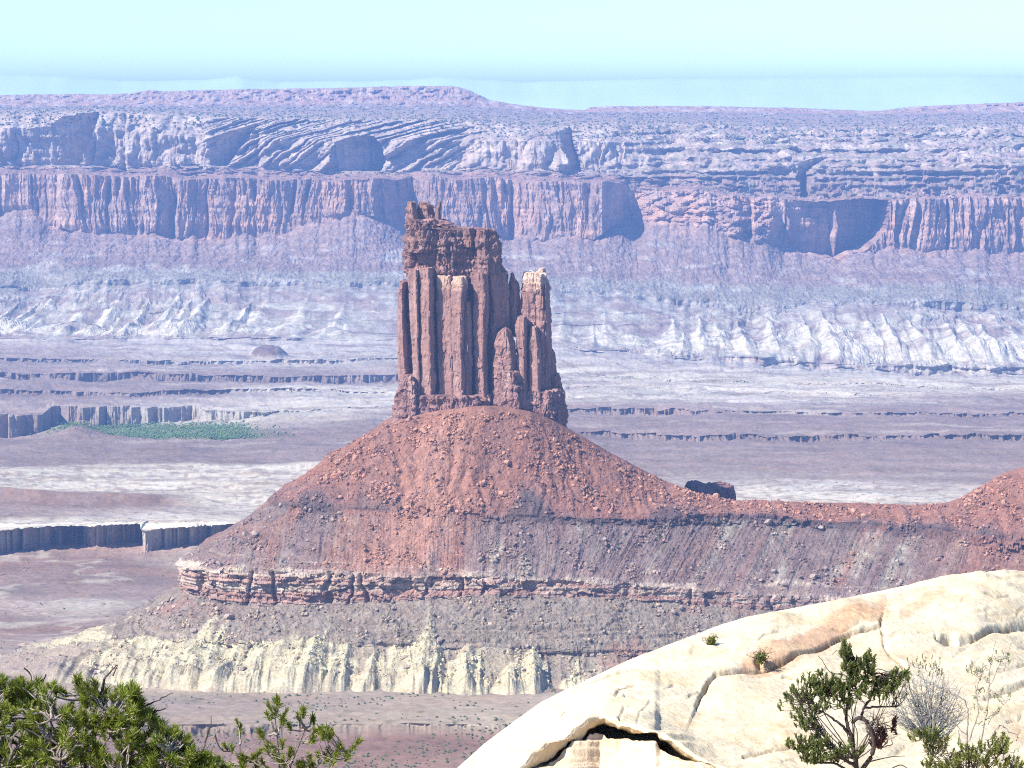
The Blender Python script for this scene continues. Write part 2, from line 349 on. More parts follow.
alcove([(196, 784), (205, 786), (225, 790), (240, 784), (250, 782), (262, 800)], [(196, 889), (210, 888), (225, 886), (238, 878), (250, 864), (262, 850)], 10.9, 12.0, Yw+2, 128)
# colour by stratum
c = np.zeros(P.shape)
st = [(0, PLAT), (3, C(.42, .29, .22)), (4.3, C(.44, .28, .2)), (5, PLAT), (6, C(.36, .28, .20)), (7, NAVA), (8, NAVA*1.05), (9, NAVA*.92), (9.4, C(.34, .23, .18)), (10.6, C(.36, .22, .17)), (11, WING), (12, WING), (12.15, REDTAL*1.12), (13, REDTAL), (13.25, GREENG), (14, GREENG*1.05), (14.3, C(.4, .36, .3)), (15, C(.36, .33, .28)), (15.4, CREAM), (16, CREAM*.95), (17, CREAM*1.1), (18, C(.42, .34, .28))]
sv = np.array([s[0] for s in st]); scol = np.array([s[1] for s in st])
vv = V+0.25*fbm(X/90, Z/40, seed=50)*band(8.5, 18, .3)
for k in range(3): c[..., k] = np.interp(vv, sv, scol[:, k])
c = mixc(c, REDTAL*1.05, brk[None, :]*band(11.1, 12, .1)*sm(-.1, .3, fbm(X/45, Z/22, seed=511))*.9)
patch = sm(-.1, .5, fbm(X/130, Z/170, seed=51))
pk = I(px, [(0, .9), (57, .95), (165, .8), (185, .25), (420, .2), (640, .7), (780, .7), (889, .8), (1024, .7)])[None, :]
c = mixc(c, C(.60, .42, .32), band(11, 12, .08)*pk*sm(-.5, .3, fbm(X/60, Z/120, seed=512))*.8)
c = mixc(c, C(.62, .37, .24), band(11, 12, .08)*patch*.6)
c = mixc(c, C(.24, .15, .13), band(11, 12, .08)*sm(.1, .6, fbm(X/22, Z/260, seed=52))*.6)
c = mixc(c, NAVAD, band(7, 9)*sm(.05, .6, fbm(X/40, Z/25, seed=53))*.6)
c = mixc(c, C(.62, .52, .42), band(7, 9)*sm(.1, .6, fbm(X/60, Z/40, seed=54))*.6)
c = mixc(c, C(.52, .42, .34), band(2.6, 5.2, .2)*sm(.0, .5, fbm(X/60, Z/14, seed=541, o=5))*.8)
c = mixc(c, SCRUB*1.4, band(2.6, 5.2, .2)*sm(.2, .5, noise(X/17, Z/6, seed=542))*.55)
scr = sm(.25, .5, noise(X/14, Yp/26, seed=55))*(.5+.5*sm(-.2, .4, fbm(X/200, Yp/260, seed=56)))
c = mixc(c, SCRUB, band(5.2, 8.2, .2)*scr*.75)
c = mixc(c, SCRUB*1.3, band(9, 11, .2)*scr*.4)
rr = rgt[None, :]*band(6.8, 10.5, .3)
c = mixc(c, C(.33, .25, .205), rr*sm(-.25, .35, fbm(X/150, Z/11, seed=543, o=5))*.8)
c = mixc(c, SCRUB*1.5, rr*sm(.05, .45, fbm(X/60, Z/7, seed=544, o=5))*.55)
c = mixc(c, C(.34, .26, .215), (1-rgt[None, :])*band(6.8, 8, .3)*sm(.0, .5, fbm(X/110, Yp/70, seed=545, o=5))*.5)
strata = noise(Z/7.5, X/2500, seed=57)+.9*noise(Z/3.4, X/700, seed=571)*band(14, 18)
c = c*(1+0.16*strata*band(9, 18, .2))[..., None]
c = mixc(c, C(.45, .42, .36), band(12.4, 14.8, .3)*sm(.15, .6, fbm(X/110, Z/22, seed=58))*.6)
wsp_ = np.clip(bw, 0, 1)*band(15.1, 17.9)*sm(.15, .6, 2.4*rib-1.15+.7*fbm(X/70, Yp/110, seed=593))
wsp_ = np.maximum(wsp_*.6, sm(.3, 3.5, cone+4*fbm(X/26, Yp/60, seed=594, o=4)-1)*band(15.0, 17, .1))
c = mixc(c, C(.62, .57, .44), wsp_*.85)
c = mixc(c, C(.31, .23, .20), (1-wsp_)*band(15.0, 17.6)*sm(-.25, .3, fbm(X/150, Yp/90, seed=59, o=5))*.8)
c = mixc(c, REDTAL*.9, band(14.6, 17.5)*sm(.15, .5, fbm(X/120, Yp/90, seed=591))*.6)
c = c*.74*(1+.34*fbm(X/22, Yp/30, Z/14, seed=592, o=4, g=.6))[..., None]
mesa = tag(sheet('mesa', P, c, M_far), 'long far mesa with a fluted red cliff band above talus and pale badlands, behind the tower', 'mesa', kind='structure')

# ---- plateau scrub: uncountable dark dots
def blobs(name, pts, size, col, mat, squash=.75, jit=.3, label=None, cat=None):
    o8 = np.array([[1, 0, 0], [0, 1, 0], [-1, 0, 0], [0, -1, 0], [0, 0, 1], [0, 0, -1]], float)
    f8 = np.array([[0, 1, 4], [1, 2, 4], [2, 3, 4], [3, 0, 4], [1, 0, 5], [2, 1, 5], [3, 2, 5], [0, 3, 5]])
    n = len(pts); s = size[:, None, None]*(1+jit*rng.normal(size=(n, 6, 1)))
    Vv = pts[:, None, :]+o8[None]*s*np.array([1, 1, squash]); Fv = f8[None]+np.arange(n)[:, None, None]*6
    o = link(name, mesh_np(name, Vv, Fv.reshape(-1, 3), np.repeat(col, 6, 0) if col is not None else None, k=3), mat)
    return tag(o, label, cat, kind='stuff')
M_scrub = plain_mat('scrub_leaves', (.06, .085, .04), .9, .4, .05)
Pf = P.reshape(-1, 3); Vf = V.ravel(); PXr = PX.ravel()
wgt = np.where((Vf > 4.9) & (Vf < 7.8), 1.0, np.where((Vf > 9) & (Vf < 10.9), .35, 0))*(scr.ravel()+.06)*((PXr > -120)&(PXr < 1150))
idx = rng.choice(len(Pf), 5200, replace=False, p=wgt/wgt.sum())
blobs('desert_scrub', Pf[idx]+[0, 0, 1.0], rng.uniform(1.6, 4.2, len(idx)), None, M_scrub, label='dark scrub dotted over the far mesa plateau', cat='scrub')

# ---- the basin floor between the mesa and us
LV = []; LC = []
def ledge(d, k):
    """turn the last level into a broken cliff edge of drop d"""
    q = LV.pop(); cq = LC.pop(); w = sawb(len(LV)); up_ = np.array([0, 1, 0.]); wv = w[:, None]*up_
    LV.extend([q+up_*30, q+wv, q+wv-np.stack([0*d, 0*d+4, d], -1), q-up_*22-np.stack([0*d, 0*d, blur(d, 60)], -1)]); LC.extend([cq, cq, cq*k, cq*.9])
def sawb(k): return 20*saw(px/41, 600+k, .6)+5*saw(px/9, 700+k, .6)+12*fbm(px/18, k*1.0, seed=650+k, o=5)-14
def lev(py, z, cols): LV.append(atz(px, py, z)); LC.append(np.stack([np.interp(px, [c_[0] for c_ in cols], [c_[1][k] for c_ in cols]) for k in range(3)], -1))
wig = lambda s, a, sd: a*fbm(px/s, 1.7, seed=sd, o=4)
chop = lambda s, sd, lo=0.0: np.clip(lo+0.7+1.0*noise(px/s/1.6, 3.3, seed=sd)+.5*noise(px/4, 1.3, seed=sd+1), 0.05, 1.5)
MV2 = C(.32, .245, .205); BRN = C(.25, .165, .125); GRYW = C(.50, .45, .38)
LV.append(MESA_END+np.array([0, 25, -2.0])); LC.append(np.tile(GRYW*.9, (len(px), 1)))
LV.append(MESA_END.copy()); LC.append(np.tile(GRYW*.95, (len(px), 1)))
zE = MESA_END[:, 2]
y0 = I(px, [(-330, 350), (0, 349), (200, 349), (400, 352), (560, 358), (640, 364), (800, 374), (1024, 381), (1355, 381)])
lev(y0, -500, [(0, MV2), (200, GRYW), (400, GRYW), (700, GRYW), (1024, WHITE*.85)])
y1 = I(px, [(-330, 358), (0, 358), (200, 361), (400, 358), (560, 372), (700, 380), (1024, 388), (1355, 388)])+wig(50, 1.2, 61)
d1 = chop(30, 62)*I(px, [(-330, 10), (0, 12), (120, 10), (330, 8), (420, 3), (600, 2), (1024, 2)])
lev(y1, -497, [(0, MV2), (250, GRYW*.9), (560, WHITE*.9), (1024, WHITE*.9)]); YY = LV[-1][:, 1]
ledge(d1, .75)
y2 = I(px, [(-330, 377), (0, 374), (150, 372), (280, 376), (400, 374), (560, 386), (700, 390), (1024, 398), (1355, 398)])+wig(40, 1.2, 63)
d2 = chop(26, 64, .2)*I(px, [(-330, 14), (0, 14), (250, 13), (400, 13), (480, 4), (600, 1), (1024, 1)])
lev(y2, -490, [(0, MAUVE*1.1), (200, MV2), (400, MV2), (570, GRYW), (800, WHITE), (1024, MV2)]); YY = LV[-1][:, 1]
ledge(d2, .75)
y3 = I(px, [(-330, 392), (0, 389), (120, 392), (260, 388), (400, 392), (560, 397), (1024, 404), (1355, 404)])+wig(36, 1.0, 65)
d3 = chop(22, 66)*I(px, [(-330, 9), (0, 11), (250, 7), (400, 4), (600, 0.5), (1024, .5)])
lev(y3, -485, [(0, MAUVE), (200, MV2), (300, GRYW), (400, WHITE*.9), (570, WHITE*.8), (760, GRYW), (1024, MAUVE)]); YY = LV[-1][:, 1]
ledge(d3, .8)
# canyon on the left / first dark ledge on the right
y4 = I(px, [(-330, 418), (0, 416), (44, 414), (52, 406), (90, 407), (190, 407), (250, 414), (400, 405), (560, 407), (700, 409), (850, 412), (1024, 413), (1355, 414)])+wig(30, .8, 67)
d4 = I(px, [(-330, 40), (0, 42), (60, 46), (130, 36), (180, 24), (235, 14), (275, 3), (400, 2), (540, 3), (590, 9), (680, 9), (720, 5), (850, 6), (1024, 3), (1355, 4)])*np.where(px < 280, .9+.25*noise(px/25, 2.2, seed=68), chop(18, 69))
lev(y4, -470, [(0, C(.42, .33, .27)), (60, MV2), (200, GRYW), (280, WHITE), (400, GRYW), (570, MV2), (1024, MAUVE)]); YY = LV[-1][:, 1]
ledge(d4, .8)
GRN = C(.15, .21, .08)
gm = I(px, [(-330, 0), (40, 0), (70, .6), (120, 1), (225, .9), (262, .1), (300, 0), (1355, 0)])
yb_ = slope(np.array([0.]))*0
P_f = LV[-1].copy(); P_f[:, 1] -= I(px, [(-330, 90), (100, 130), (250, 90), (400, 60), (1355, 60)]); P_f[:, 2] = np.maximum(P_f[:, 2], -1000)+I(px, [(0, -1), (250, 2), (300, 3), (1024, 4)])
LV.append(P_f); LC.append(mixc(np.tile(MAUVE, (len(px), 1)), WHITE*.8, I(px, [(0, .4), (250, .6), (330, .8), (420, .3), (600, 0), (1024, 0)])))
y5 = I(px, [(-330, 438), (0, 440), (60, 439), (110, 442), (200, 441), (250, 434), (330, 431), (400, 430), (560, 431), (700, 434), (850, 435), (1024, 435), (1355, 435)])+wig(40, .8, 70)
d5 = I(px, [(-330, 0), (400, .5), (540, 4), (640, 8), (760, 10), (850, 8), (900, 5), (1024, 7), (1355, 5)])*chop(16, 71)
lev(y5, -458, [(0, MAUVE), (200, MAUVE), (400, MAUVE), (1024, MAUVE*1.05)]); YY = LV[-1][:, 1]
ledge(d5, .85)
y6 = I(px, [(-330, 466), (0, 466), (100, 464), (300, 462), (400, 460), (700, 466), (1024, 468), (1355, 468)])+wig(80, 1.2, 72)
lev(y6, -436, [(0, MAUVE*.95), (200, MAUVE*.95), (400, MAUVE*1.1), (1024, MAUVE*1.08)])
lev(y6+3, -434, [(0, WHITE*.85), (250, WHITE*.9), (400, GRYW), (560, MAUVE), (1024, MAUVE)])
y7 = I(px, [(-330, 484), (0, 487), (120, 492), (300, 490), (560, 484), (700, 487), (850, 485), (1024, 484), (1355, 484)])+wig(60, .7, 73)
lev(y7, -423, [(0, WHITE*.95), (200, WHITE), (560, MV2), (700, GRYW), (820, GRYW), (1024, MAUVE)])
y8 = I(px, [(-330, 488), (0, 489), (60, 492), (160, 495), (220, 505), (320, 508), (560, 495), (1024, 495), (1355, 495)])+wig(60, .5, 74)
lev(y8, I(px, [(-330, -403), (0, -404), (150, -409), (230, -418), (1355, -418)]), [(0, BRN*.95), (160, BRN*.95), (215, WHITE*.9), (700, WHITE), (1024, GRYW)])
lev(y8+I(px, [(-330, 12), (0, 13), (150, 10), (220, 4), (1355, 4)]), I(px, [(-330, -415), (0, -415), (160, -415), (1355, -416)]), [(0, BRN*.85), (150, BRN*.9), (230, WHITE*.85), (700, WHITE), (1024, WHITE*.8)])
y9 = I(px, [(-330, 517), (0, 516), (200, 515), (400, 514), (1355, 514)])
lev(y9, -412, [(0, MV2*1.1), (200, GRYW), (700, WHITE), (1024, WHITE)])
lev(y9+5, -410, [(0, WHITE*.95), (200, WHITE), (1024, WHITE)])
y10 = I(px, [(-330, 532), (0, 532), (60, 534), (85, 530), (150, 531), (200, 533), (260, 533), (400, 531), (1355, 531)])+wig(16, .9, 75)
lev(y10, -405, [(0, WHITE*1.05), (1024, WHITE*1.05)]); YY = LV[-1][:, 1]
back = I(px, [(-330, 30), (-60, 80), (-57, -20), (60, 50), (84, 22), (134, 46), (139, 10), (149, 9), (153, 15), (200, 32), (240, 60), (300, 0), (1355, 0)])
back = back+7*fbm(px/7, 3.9, seed=751, o=3)
LV[-1][:, 1] += back; YY = YY+back
LV.append(np.stack([LV[-1][:, 0], YY-3, LV[-1][:, 2]-4], -1)); LC.append(np.tile(WHITE*.95, (len(px), 1)))
LV.append(np.stack([LV[-1][:, 0], YY-5, LV[-1][:, 2]-I(px, [(-330, 20), (0, 20), (130, 19), (200, 17), (1355, 17)])], -1)); LC.append(np.tile(C(.36, .25, .2), (len(px), 1)))
y11 = I(px, [(-330, 560), (0, 562), (60, 556), (110, 557), (180, 566), (260, 566), (1355, 566)])
lev(y11, -430, [(0, BRN*1.05), (120, BRN*1.1), (200, WHITE*.8), (1024, MAUVE)])
lev(y11+9, -424, [(0, BRN), (200, BRN*1.1), (1024, MAUVE)])
lev(0*px+596, -416, [(0, MAUVE), (200, MAUVE*1.1), (1024, MAUVE)])
lev(0*px+606, -413, [(0, MV2*1.15), (80, GRYW*.85), (200, MV2), (1024, MAUVE)])
lev(0*px+628, -403, [(0, BRN*1.05), (200, BRN*1.1), (1024, MAUVE)])
lev(0*px+652, -386, [(0, MV2*1.05), (80, GRYW*.85), (200, MV2*1.0), (1024, MAUVE)])
lev(0*px+674, -358, [(0, C(.33, .25, .20)), (200, C(.33, .26, .2)), (1024, MAUVE)])
lev(0*px+688, -345, [(0, C(.36, .29, .22)), (150, C(.40, .335, .245)), (300, C(.39, .32, .235)), (480, C(.40, .33, .25)), (1024, MAUVE)])
lev(0*px+704, -339, [(0, MV2*.9), (300, C(.30, .235, .19)), (480, C(.34, .275, .21)), (1024, MAUVE)])
lev(0*px+716, -335.5, [(0, MV2*.9), (300, C(.40, .32, .235)), (480, C(.44, .36, .26)), (1024, MAUVE)])
lev(0*px+725+.8*fbm(px/30, 3.3, seed=760), -334, [(0, MV2*.85), (300, C(.33, .26, .2)), (480, C(.42, .34, .25)), (1024, MAUVE)]); YY = LV[-1][:, 1]
d6 = I(px, [(-330, 1), (130, 2), (160, 7), (270, 6), (300, 2), (1355, 1.0)])*chop(14, 76)
LV.append(np.stack([LV[-1][:, 0], YY-1.5, LV[-1][:, 2]-d6*.7], -1)); LC.append(LC[-1]*.8)
lev(0*px+740, -338, [(0, BRN*1.05), (300, C(.25, .15, .12)), (1024, BRN*1.1)])
lev(0*px+754, -337, [(0, BRN*1.0), (300, C(.27, .17, .13)), (1024, BRN*1.1)])
lev(0*px+772, -335, [(0, BRN*1.1), (300, C(.25, .155, .12)), (1024, BRN*1.1)])
lev(0*px+1000, -325, [(0, BRN), (1024, BRN)])
LV.append(at(px, 0*px+1900, 400)); LC.append(LC[-1])
LV = np.array(LV); LC = np.array(LC)
nl = len(LV)-1
cnt = []
for j in range(nl):
    dpy = np.median(np.abs((LV[j+1][:, 2]/LV[j+1][:, 1])-(LV[j][:, 2]/LV[j][:, 1])))*F
    cnt.append(int(np.clip(round(dpy*1.15), 5, 60)))
P, v = rows_of(LV, cnt); Cc, _ = rows_of(LC, cnt)
X = P[..., 0]; Yp = P[..., 1]; PX = px[None, :]+0*X; PYv = HOR-P[..., 2]/P[..., 1]*F
nrm = normals(P); flat = sm(.75, .97, np.abs(nrm[..., 2])); steep = 1-flat
s_ = Yp/3000
dz = flat*(2.6*fbm(X/70, Yp/90, seed=80, o=5, g=.55)+1.2*(billow(X/38, Yp/60, seed=81)-.4))*np.clip(s_, .35, 1.4)
dz += flat*3.2*np.clip(fbm(X/260, Yp/200, seed=82), -.2, 1)*np.clip(s_, .3, 1.3)
P[..., 1] -= steep*(12*billow(X/26, P[..., 2]/60, seed=83, o=4)-8)*np.clip(s_, .3, 1.3)*.8*sm(0, 3, v)[:, None]
def bump(cx, cy, wx, wy, h, Yc=None, pw=2):
    q = ((PX-cx)/wx)**2+((PYv-cy)/wy)**2
    return h*np.exp(-q**(pw/2))
dz += bump(76, 440, 34, 7, 13)+bump(76, 438, 12, 4, 7)
mes = bump(268, 355, 17, 3.6, 15, pw=8)*(1+.25*noise(X/14, Yp/30, seed=811)); dz += mes
dz += bump(820, 268, 1, 1, 0)
edge = sm(0, 1.2, v)[:, None]*(1-sm(nl-.5, nl, v))[:, None]
P[..., 2] += dz*edge
c = Cc.copy()
c = c*(1+.30*fbm(X/160, Yp/70, seed=84, o=5)[..., None])
c = mixc(c, WHITE, flat*sm(.25, .7, fbm(X/300, Yp/55, seed=85, o=5))*.5*sm(2500, 4200, Yp))
c = mixc(c, MAUVE*.9, flat*sm(.1, .6, fbm(X/260, Yp/60, seed=86, o=5))*.6)
crack = sm(.86, .97, 1-np.abs(fbm(X/60, Yp/38, seed=87, o=2)))*sm(466, 472, PYv)*(1-sm(508, 530, PYv))
c = mixc(c, MAUVE*1.0, crack*.65)
gz = gm[None, :]*sm(422, 430, PYv)*(1-sm(438, 441, PYv))
c = mixc(c, GRN, np.clip(gz*(1.1+1.3*fbm(X/50, Yp/70, seed=88)), 0, 1)*.95)
wash = sm(.93, .985, 1-np.abs(fbm(X/210, Yp/150, seed=890, o=4)))*flat*sm(1500, 1800, Yp)
c = mixc(c, WHITE*.85, wash*.5*(PYv > 535)); c = mixc(c, C(.19, .14, .12), wash*.45*(PYv < 535))
dots = sm(.42, .6, noise(X/9, Yp/14, seed=89))*flat*(Yp < 3200)
c = mixc(c, C(.16, .15, .09), dots*.5)
Pb, Cb, Fb, PYb, PXb = P, c, flat, PYv, PX
c = mixc(c, C(.17, .12, .10), sm(2, 7, mes)*.9)  # small butte: shaded look put into the colour
c = c*.74
ground = tag(sheet('ground', P, c, M_basin), kind='structure', label='banded desert basin floor of mauve and white benches', cat='ground')
# cottonwoods on the canyon floor read as one green mass
pf = P.reshape(-1, 3); g_ = gz.ravel(); ii = rng.choice(len(pf), 5000, replace=True, p=g_/g_.sum())
M_cott = plain_mat('cottonwood_leaves', (.10, .165, .06), .85, .3, .05)
blobs('canyon_woods', pf[ii]+rng.normal(0, 6, (len(ii), 3))*[1, 1, .1]+[0, 0, 2.5], rng.uniform(.5, 1.0, len(ii))*rng.choice([1, 1, 1.5, 2.2], len(ii)), None, M_cott, squash=.9, label='strip of green cottonwoods on the canyon floor at left', cat='woods')

pyf = PYb.ravel(); w_ = np.where(pyf > 560, .5, np.where(pyf > 440, .12, 0))*np.where((pyf > 690), 2.0, 1)*(PXb.ravel() > -60)*(PXb.ravel() < 1090)*sm(-.2, .5, fbm(pf[:, 0]/70, pf[:, 1]/50, seed=880))*Fb.ravel()
ii = rng.choice(len(pf), 5200, replace=False, p=w_/w_.sum())
blobs('ground_scrub', pf[ii]+[0, 0, .2], rng.uniform(.35, 1.15, len(ii)), None, M_scrub, label='low scrub dotted over the basin floor', cat='scrub')

# ---- blue hills on the horizon
hx = np.arange(-500, 1530, 4.0)
hy = I(hx, [(-500, 74), (-100, 73), (0, 74), (60, 76), (120, 81), (200, 80), (240, 76), (280, 82), (400, 80), (440, 77), (520, 82), (640, 79), (760, 78), (860, 77), (960, 75), (1024, 76), (1200, 70), (1530, 78)])+.8*fbm(hx/40, 2.2, seed=95)
HL = np.array([at(hx, 0*hx+116, 15500), at(hx, hy*.4+116*.6, 14200), at(hx, hy, 13600), at(hx, hy*.5+116*.5, 13000), at(hx, 0*hx+116, 12600)])
HP, hv = rows_of(HL, [4, 4, 6, 6]); HP[..., 1] += 60*fbm(HP[..., 0]/900, HP[..., 2]/400, seed=96)
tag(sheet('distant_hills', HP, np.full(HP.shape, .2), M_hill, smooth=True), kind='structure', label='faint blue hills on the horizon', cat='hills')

# ---- the butte under the tower, with its saddle and the rise on the right
BK = [
 # behind / core
 [(560, 440, 1700), (480, 412, 1660), (470, 408, 1650), (470, 406, 1648), (475, 404, 1646), (480, 403, 1645), (500, 404, 1646), (560, 425, 1660), (625, 478, 1690), (690, 520, 1765), (740, 532, 1790), (840, 536, 1760), (940, 538, 1760), (985, 520, 1750), (1030, 500, 1740), (1300, 430, 1740)],
 # crest, foot of the tower
 [(560, 426, 1690), (430, 414, 1682), (393, 417, 1648), (400, 420, 1618), (432, 412, 1605), (480, 407, 1598), (530, 412, 1602), (569, 429, 1618), (622, 459, 1632), (690, 492, 1640), (740, 501, 1640), (840, 503, 1640), (940, 504, 1640), (985, 484, 1630), (1030, 465, 1620), (1300, 395, 1600)],
 # foot of the red talus = top of the thin dark ledge
 [(620, 500, 1790), (330, 490, 1740), (272, 500, 1618), (290, 505, 1570), (350, 508, 1552), (440, 514, 1540), (530, 517, 1538), (600, 518, 1543), (662, 518, 1555), (720, 515, 1572), (780, 517, 1582), (850, 522, 1582), (925, 527, 1577), (980, 532, 1568), (1030, 536, 1560), (1300, 540, 1540)],
 [(620, 506, 1792), (330, 496, 1742), (269, 503, 1618), (289, 513, 1567), (350, 517, 1549), (440, 518, 1537), (530, 524, 1535), (600, 526, 1540), (662, 527, 1552), (720, 524, 1569), (780, 526, 1579), (850, 531, 1579), (925, 538, 1574), (980, 547, 1565), (1030, 556, 1557), (1300, 560, 1537)],
 # top of the banded ledge
 [(640, 560, 1840), (240, 548, 1790), (180, 563, 1580), (196, 570, 1527), (270, 572, 1506), (390, 575, 1500), (480, 578, 1498), (560, 581, 1500), (640, 585, 1506), (720, 592, 1511), (800, 598, 1514), (870, 602, 1514), (940, 606, 1508), (985, 606, 1502), (1030, 606, 1498), (1300, 610, 1480)],
 [(640, 580, 1842), (240, 575, 1792), (184, 592, 1580), (200, 599, 1525), (270, 607, 1503), (390, 603, 1497), (480, 597, 1495), (560, 598, 1497), (640, 601, 1503), (720, 608, 1508), (800, 613, 1511), (870, 615, 1511), (940, 618, 1505), (985, 619, 1499), (1030, 619, 1495), (1300, 624, 1477)],
 # lesser ledge half-way down the badlands
 [(640, 620, 1880), (160, 622, 1820), (110, 633, 1590), (142, 640, 1515), (240, 645, 1487), (380, 646, 1479), (480, 650, 1477), (560, 650, 1479), (640, 652, 1484), (720, 655, 1488), (800, 660, 1490), (870, 660, 1490), (940, 660, 1488), (985, 660, 1484), (1030, 660, 1480), (1300, 660, 1465)],
 [(640, 623, 1881), (160, 625, 1822), (108, 635, 1590), (140, 645, 1513), (240, 651, 1485), (380, 652, 1477), (480, 656, 1475), (560, 659, 1477), (640, 662, 1482), (720, 665, 1486), (800, 668, 1488), (870, 668, 1488), (940, 668, 1486), (985, 668, 1482), (1030, 668, 1478), (1300, 668, 1463)],
 # foot
 [(640, 655, 1900), (80, 655, 1860), (4, 662, 1600), (60, 674, 1520), (190, 688, 1466), (360, 690, 1454), (480, 692, 1452), (560, 694, 1453), (640, 698, 1456), (720, 702, 1460), (800, 706, 1460), (870, 706, 1460), (940, 706, 1460), (985, 706, 1456), (1030, 706, 1452), (1300, 706, 1440)],
 [(640, 678, 1920), (-20, 672, 1900), (-80, 682, 1610), (10, 690, 1505), (170, 708, 1432), (350, 712, 1420), (480, 714, 1418), (560, 716, 1418), (640, 720, 1420), (720, 725, 1420), (800, 725, 1420), (870, 725, 1420), (940, 725, 1420), (985, 725, 1420), (1030, 725, 1420), (1300, 725, 1410)],
]
BK = np.array(BK, float)
for j_, dY, dp_ in ((6, -16, -3), (7, -16, -4), (8, -32, -7), (9, -38, -11)): BK[j_, 3:, 2] += dY; BK[j_, 3:, 1] += dp_
CT = at(BK[..., 0], BK[..., 1], BK[..., 2])
CT[-1, :, 2] -= 7.0
ku = [0, 1, 2, 3, 4, 5, 6, 7, 8, 9, 10, 11, 12, 13, 14, 15]; kn = [60, 100, 90, 150, 160, 130, 115, 105, 95, 90, 105, 115, 80, 80, 150]
u = np.concatenate([k+np.arange(n)/n for k, n in enumerate(kn)]+[[15.0]])
LB = crom(CT, u)
P, v = rows_of(LB, [20, 130, 9, 84, 36, 66, 8, 58, 16])
V = v[:, None]+0*u[None, :]; U = u[None, :]+0*V; X, Yp, Z = P[..., 0], P[..., 1], P[..., 2]
N_ = normals(P); N_ *= np.where(N_[..., 2:3] < 0, -1, 1)
band = lambda a, b, s=0.2: sm(a-s, a+s, V)*(1-sm(b-s, b+s, V))
Sx = X+0.9*np.where(U < 3, Yp-1540, 0)                                   # distance along the slope, also round the nose
off = 2.2*fbm(X/34, Yp/34, Z/34, seed=101, o=4)*band(1.15, 8.4, .2)
off += .75*billow(X/5, Yp/5, Z/5, seed=102, o=4, g=.65)*band(1.05, 8.4, .1)
off += band(1.1, 2.0, .2)*(4.6*billow(Sx/26+.4*fbm(Z/30, Sx/60, seed=104), Z/160, seed=103, o=3)-1)
Sq = Sx-sm(6.0, 8.0, U)*.85*(Z+290)
off += band(2.8, 4.0, .15)*(1.9*billow(Sq/15, Z/140, seed=105, o=4, g=.6)-.6)
# ragged foot
foot = band(7.7, 9.0, .15)*(4.6*fbm(Sx/24, 1.1, seed=119, o=4)+1.0*fbm(Sx/5, Z/5, seed=1191))
# ledges: broken blocks
f1, f2, cid = worley(Sx/4.5, Yp/30, Z/3.2, seed=106)
_, _, cid2 = worley(Sx/11, Yp/50, Z/7, seed=107)
lay = noise(Z/1.7, Sx/220, seed=108)
o_led = band(4.0, 5.0, .06)*(1-.5*sm(6.5, 10, U))*((cid-.5)*2.6+(cid2-.5)*4.2+2.0*lay-4.5*np.clip(1-np.abs(noise(Sx/13+.3*noise(Z/9, Sx/20, seed=1091), Z/40, seed=109))*5, 0, 1)*sm(-.1, .3, noise(Sx/37, 5.5, seed=1092))-2.6*saw(Sx/21+.5*noise(Z/6, Sx/30, seed=1094), 1093))
lk = np.clip(.75+1.3*noise(Sx/45, 4.4, seed=110), 0, 1.3)
o_led += band(2.0, 3.0, .1)*lk*((cid-.4)*4.0+(cid2-.5)*3)
lk2 = np.clip(.4+1.5*noise(Sx/30, 7.4, seed=111), 0, 1.2)
o_led += band(6.0, 7.0, .1)*lk2*((cid-.4)*3.5+1.2)
# badland spurs below the ledge
Sx0 = Sx; Sx = Sx+5.5*np.clip(V-5.2, 0, 3)*noise(Sx/42, 9.3, seed=1120)+2.0*np.clip(V-5.2, 0, 3)*noise(Sx/14, 5.3, seed=1122)
sp1 = np.abs(noise(Sx/34+.30*fbm(Z/26, Sx/30, seed=113), 1.5, seed=112)); sp2 = np.abs(noise(Sx/11+.3*fbm(Z/20, Sx/30, seed=115), 2.5, seed=114)); sp3 = np.abs(noise(Sx/6, Z/40, seed=116))
grow = (.15*sm(5.0, 5.6, V)+.45*sm(5.4, 7, V)+.4*sm(7, 8, V))*(1-sm(8.2, 9.0, V))
spur = np.clip(1-sp1*2.1, 0, 1)*(.55+.45*sm(-.4, .3, noise(Sx/60, 6.6, seed=1121)))
off += grow*(4*spur-1.5+2.2*(1-2*sp2)+1.4*(1-2*sp3))
cone = np.zeros(V.shape); rc = np.random.default_rng(31)
Sc = Sx0+1.6*fbm(Sx0/9, Z/9, seed=1180, o=3)
def fans(list_, va, vb, A0, hw0):
    """pale fans: each a sharp crest starting at an apex and spreading down the slope"""
    global cone
    for q in list_:
        s0 = (q-512)*.612+rc.uniform(-3, 3); A = A0*rc.uniform(.4, 1.35); hw = hw0*rc.uniform(.7, 1.7); a = va+rc.uniform(-.25, .6); lean = -np.interp(q, [60, 300, 450], [16, 9, 3])*rc.uniform(.5, 1.3)
        m = np.abs(Sc-s0) < hw*2.2+6
        t = np.clip((V[m]-a)/(vb-a), 0, 1.25); dx = Sc[m]-s0-lean*t
        h = A*(t**1.15-np.abs(dx)/hw*.95*(1+.25*noise(t*6, dx/6, seed=int(q))))
        cone[m] = np.maximum(cone[m], h*(t > 0))
fans([150, 185, 205, 228, 290, 322, 425], 5.0, 7.4, 7.0, 15)
fans([100, 130, 176, 212, 247, 268, 305, 345, 398, 420, 470, 540], 5.7, 8.0, 7.5, 13)
fans([60, 84, 110, 140, 160, 196, 222, 256, 282, 300, 340, 380, 412, 440, 470, 520, 580], 6.6, 8.6, 7.0, 13)
cone *= (1-sm(8.4, 9.0, V))
